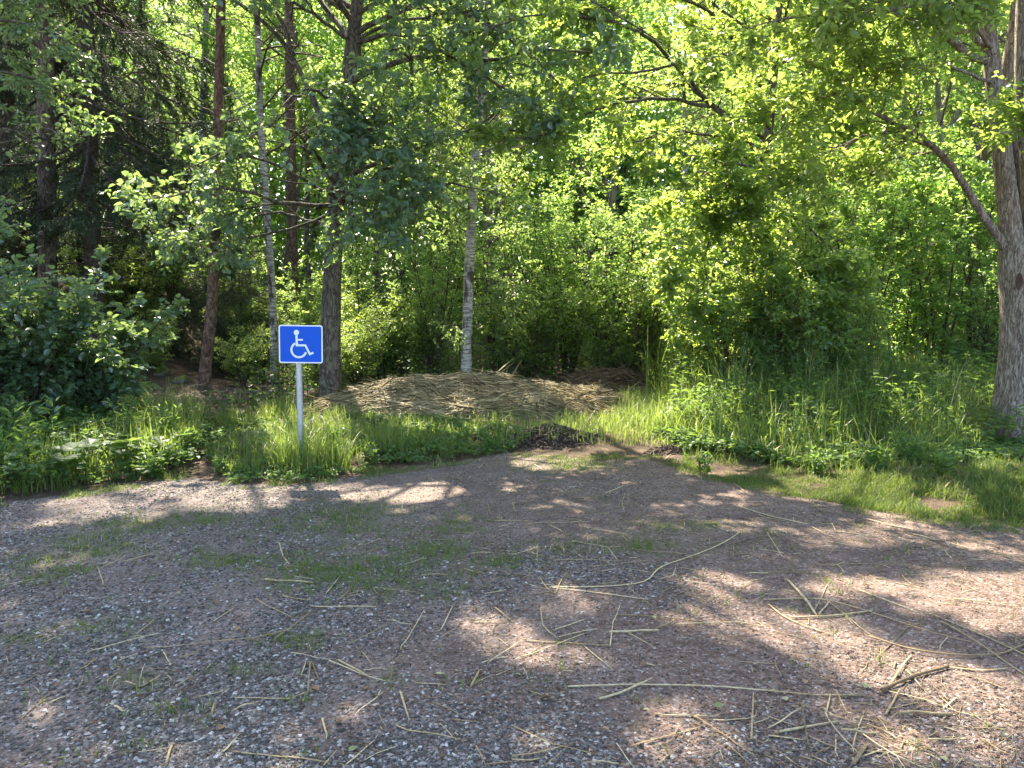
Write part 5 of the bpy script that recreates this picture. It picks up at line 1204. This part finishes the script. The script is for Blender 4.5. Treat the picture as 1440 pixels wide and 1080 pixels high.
# dead brushwood and bracken on the left
def brush(px, py, Y, n, L, label, seed, mat='dead_leaf', w=.7):
    rg = np.random.default_rng(seed); g = Geo(); b = at(px, py, Y); b[2] = float(height(b[0], b[1]))
    x = rg.normal(size=n) * w; y = rg.normal(size=n) * .35; a = rg.random(n) * 2 * PI; s = np.linspace(0, 1, 5)
    d = np.stack([np.cos(a), np.sin(a) * .5, .35 * rg.random(n)], 1); LL = L * (.3 + .7 * rg.random(n))
    P = np.stack([b[0] + x, b[1] + y, height(b[0] + x, b[1] + y) + .02 + .18 * rg.random(n)], 1)[:, None] + d[:, None] * LL[:, None, None] * s[None, :, None]
    P += rg.normal(size=P.shape) * .012; P[:, :, 2] -= (LL * .25)[:, None] * s ** 2
    tubes(g, P, .004 * (.5 + rg.random(n))[:, None] * np.linspace(1, .3, 5)[None], 4, 1)
    m = n * 6; j = rg.integers(0, n, m); i = rg.integers(1, 5, m)
    leaves(g, P[j, i], rg.normal(size=(m, 3)) + np.array([0, 0, -.3]), rg.normal(size=(m, 3)), .03 + .06 * rg.random(m), .4, 0, 'rhomb', rg=rg)
    tag(g.build('brushwood', [M[mat], M['twig_grey']], None, tuple(b)), label, 'brushwood', 'brushwood heaps')
brush(190, 560, 10.8, 160, .8, 'dark heap of dead brown twigs and bracken left of the slim pine foot', 111)
brush(335, 560, 11.5, 140, .8, 'low tangle of dead twigs between the slim pine foot and the sign', 112)
brush(265, 575, 10.2, 110, .5, 'small clump of rust brown bracken in front of the slim pine foot', 113, w=.3)

# mossy boulders
def boulder_mat():
    a = NT('mossy_stone'); c = a.coords((1, 1, 1)); n1 = a.noise(c, 4, 6, .65)
    geo = a.n('NewGeometry'); sp = a.n('SeparateXYZ'); a.l(geo.outputs['Normal'], sp.inputs[0])
    f = a.ramp(a.math('ADD', a.math('MULTIPLY', sp.outputs[2], .6), a.math('MULTIPLY', n1, .8)), [(.55, (0,) * 3), (.75, (1,) * 3)])
    col = a.mix(f, a.ramp(n1, [(.3, (.07, .065, .06)), (.7, (.22, .21, .19))]), a.ramp(a.noise(c, 30, 3), [(.3, (.05, .06, .012)), (.7, (.17, .18, .03))]))
    p = a.n('BsdfPrincipled'); p.inputs['Roughness'].default_value = .95; a.l(col, p.inputs['Base Color'])
    b = a.n('Bump'); b.inputs['Distance'].default_value = .03; a.l(a.noise(c, 14, 6, .7), b.inputs['Height']); a.l(b.outputs[0], p.inputs['Normal'])
    a.l(p.outputs[0], a.out.inputs[0]); return a.m
M['moss_rock'] = boulder_mat()
def boulder(px, Y, sx, sy, sz, seed, label):
    rg = np.random.default_rng(seed); x = (px - 720) / F * Y; z = float(height(x, Y))
    th, ph = np.meshgrid(np.linspace(0, 2 * PI, 41)[:-1], np.linspace(.02, PI - .02, 24))
    V = np.stack([np.sin(ph) * np.cos(th), np.sin(ph) * np.sin(th), np.cos(ph)], -1)
    q = rg.normal(size=(7, 3)); q = nrm(q)
    r = 1 + 0 * th; sx, sy, sz = sx * .62, sy * .62, sz * .6
    for n_ in q: r = np.minimum(r, (.72 + .2 * rg.random()) / np.maximum((V * n_).sum(-1), .3))
    r *= 1 + .22 * (vnoise(V[..., 0] * 2 + V[..., 2], V[..., 1] * 2, 2, seed) - .5) + .14 * (vnoise(V[..., 0] * 3 - V[..., 2] * 2, V[..., 1] * 3, 3, seed + 1) - .5)
    V = V * r[..., None] * np.array([sx, sy, sz])
    i = np.arange(th.size).reshape(th.shape); a = i[:-1]; b = i[1:]
    g = Geo(); g.add(V.reshape(-1, 3) + np.array([0, 0, sz * .25]), np.stack([a, b, np.roll(b, -1, 1), np.roll(a, -1, 1)], -1).reshape(-1, 4), 0, smooth=True)
    o = g.build('boulder', [M['moss_rock']]); o.location = (x, Y, z); o.rotation_euler = (0, 0, rg.random() * 6)
    tag(o, label, 'boulder', 'mossy boulders')
boulder(205, 15.0, .55, .45, .35, 121, 'largest moss topped boulder in the sunlit gap of the left wood')
boulder(165, 14.2, .35, .3, .22, 122, 'small mossy boulder left of the largest one in the wood')
boulder(222, 13.4, .35, .3, .22, 123, 'mossy boulder just below the largest one')
boulder(255, 12.8, .26, .2, .16, 124, 'grey and mossy boulder just left of the slim pine trunk')
boulder(350, 13.8, .4, .3, .2, 125, 'low mossy boulder between the slim pine and the thin birch')

# ------------------------------------------------------------------ the sign
def sign():
    Y = 7.5; sc = Y / F
    pb = ground_at(424, 662); bz = float(height(pb[0], pb[1])) - .04
    base = np.array([pb[0], pb[1], bz]); top = at(419, 463, pb[1])
    e = empty('disabled_parking_sign', tuple(base)); tag(e, 'blue and white wheelchair parking sign on a galvanized post in the grass', 'sign')
    g = Geo(); k = 12; P = pathpts([base, top], k)
    tubes(g, P, np.full(k, .030), 28, 0)
    post = g.build('post', [plain('galvanized_steel', (.50, .53, .56), .42, .75, nz=.35, nscale=30)], e, base)
    g = Geo(); a = np.arange(28) * 2 * PI / 28; t = P[-1]
    ring = lambda r, z: np.stack([t[0] + np.cos(a) * r, t[1] + np.sin(a) * r, t[2] + z + 0 * a], 1)
    V = np.concatenate([ring(.032, -.02), ring(.032, .004), ring(.026, .010), ring(.001, .012)]); i = np.arange(len(V)).reshape(4, 28)
    g.add(V, np.stack([i[:-1], np.roll(i[:-1], -1, 1), np.roll(i[1:], -1, 1), i[1:]], -1).reshape(-1, 4), smooth=False)
    cap = g.build('post_cap', [plain('grey_plastic', (.25, .26, .27), .5)], post, base)
    # the board faces the camera side, slightly turned
    c = at(423, 484, pb[1] - .052); w, h = 60.5 * sc * .985, 53.5 * sc * .985
    rz = math.radians(4.0); X = np.array([math.cos(rz), math.sin(rz), 0]); N = np.array([math.sin(rz), -math.cos(rz), 0]); tl = math.radians(-1.0)
    Zv = np.array([0, 0, 1.]); X2 = X * math.cos(tl) + Zv * math.sin(tl); Z2 = -X * math.sin(tl) + Zv * math.cos(tl)
    def rr(w, h, r, n=8):
        p = []
        for cx, cz, a0 in ((w/2-r, h/2-r, 0), (-w/2+r, h/2-r, 90), (-w/2+r, -h/2+r, 180), (w/2-r, -h/2+r, 270)):
            for q in range(n + 1):
                an = math.radians(a0 + 90 * q / n); p.append((cx + r * math.cos(an), cz + r * math.sin(an)))
        return np.array(p)
    def plate(out, f, b, name, mat, par):
        n = len(out); W3 = lambda d: c + out[:, :1] * X2 + out[:, 1:] * Z2 + N * d
        g = Geo(); V = np.concatenate([W3(f), W3(b)])
        g.add(V, np.arange(n)[None, ::-1]); g.Fc.append((np.arange(n, 2 * n)[None], 0, False))
        i = np.arange(n); g.Fc.append((np.stack([i, np.roll(i, -1), np.roll(i, -1) + n, i + n], -1), 0, False))
        return g.build(name, [mat], par, base)
    white = plain('white_reflective_sheet', (.80, .82, .80), .35, nz=.06, nscale=9)
    blue = plain('blue_reflective_sheet', (.001, .09, .56), .45, spec=.25, nz=.12, nscale=9)
    board = plate(rr(w, h, .022), .0, -.003, 'sign_board', white, e)
    plate(rr(w - .024, h - .024, .014), .0008, .0002, 'blue_field', blue, board)
    # symbol, drawn in the board's own units
    def m(px, py): return ((px - 213.5) / 233 * w, (214 - py) / 206 * h)
    def stroke(pl, wd):
        p = np.array([m(*q) for q in pl]); n = len(p); T = nrm(np.gradient(p, axis=0))
        if n > 2 and n < 8:
            T = np.zeros_like(p); d = nrm(np.diff(p, axis=0)); T[0] = d[0]; T[-1] = d[-1]; T[1:-1] = nrm(d[:-1] + d[1:])
            sc_ = np.ones(n); sc_[1:-1] = 1 / np.maximum((T[1:-1] * d[:-1]).sum(1), .4)
        else: sc_ = np.ones(n)
        nn = np.stack([-T[:, 1], T[:, 0]], 1) * (wd / 233 * w / 2) * sc_[:, None]
        return p + nn, p - nn
    g = Geo()
    def lay(poly_a, poly_b, d):
        A = c + poly_a[:, :1] * X2 + poly_a[:, 1:] * Z2 + N * d; B = c + poly_b[:, :1] * X2 + poly_b[:, 1:] * Z2 + N * d
        n = len(A); i = np.arange(n - 1); g.add(np.concatenate([A, B]), np.stack([i, i + 1, i + 1 + n, i + n], -1))
    lay(*stroke([(191, 160), (193, 226)], 12), .0016)
    lay(*stroke([(191, 190.5), (225, 190.5)], 9), .0019)
    lay(*stroke([(193, 220), (238, 220), (261, 267), (281, 259)], 11), .0022)
    th_ = np.radians(np.linspace(118, 342, 40)); lay(*stroke([(203 + 39.5 * math.cos(t_), 245 - 39.5 * math.sin(t_)) for t_ in th_], 11), .0025)
    aa = np.linspace(0, 2 * PI, 25)[:-1]; hc = np.array(m(191, 151.5)); rr_ = 14.5 / 233 * w
    o_ = hc + rr_ * np.stack([np.cos(aa), np.sin(aa)], 1); V = c + o_[:, :1] * X2 + o_[:, 1:] * Z2 + N * .0028
    g.add(V, np.arange(24)[None, ::-1])
    g.build('wheelchair_symbol', [plain('pale_symbol_sheet', (.72, .77, .70), .35)], board, base)
    for dz in (.10, -.10):
        g = Geo(); cc = c + Z2 * dz - N * .024
        for s1, s2, hz in ((.07, .018, .014),):
            V = np.array([[sx * s1, sy * s2, sz * hz] for sx in (-1, 1) for sy in (-1, 1) for sz in (-1, 1)])
            V = cc + V[:, :1] * X + V[:, 1:2] * N + V[:, 2:] * Zv
            g.add(V, [[0, 1, 3, 2], [4, 6, 7, 5], [0, 4, 5, 1], [2, 3, 7, 6], [0, 2, 6, 4], [1, 5, 7, 3]])
        pc = base + (top - base) * ((cc[2] - base[2]) / (top[2] - base[2]))
        t_ = np.linspace(0, 2 * PI, 25); lp = np.stack([pc[0] + np.cos(t_) * .033, pc[1] + np.sin(t_) * .033, cc[2] + 0 * t_], 1)
        tubes(g, lp, np.full(25, .004), 6)
        g.build('clamp', [plain('clamp_steel', (.4, .42, .44), .4, .8)], e, base)
sign()
finish_labels()
print('done', time.time() - T0, 'polys', sum(len(m.polygons) for m in bpy.data.meshes))
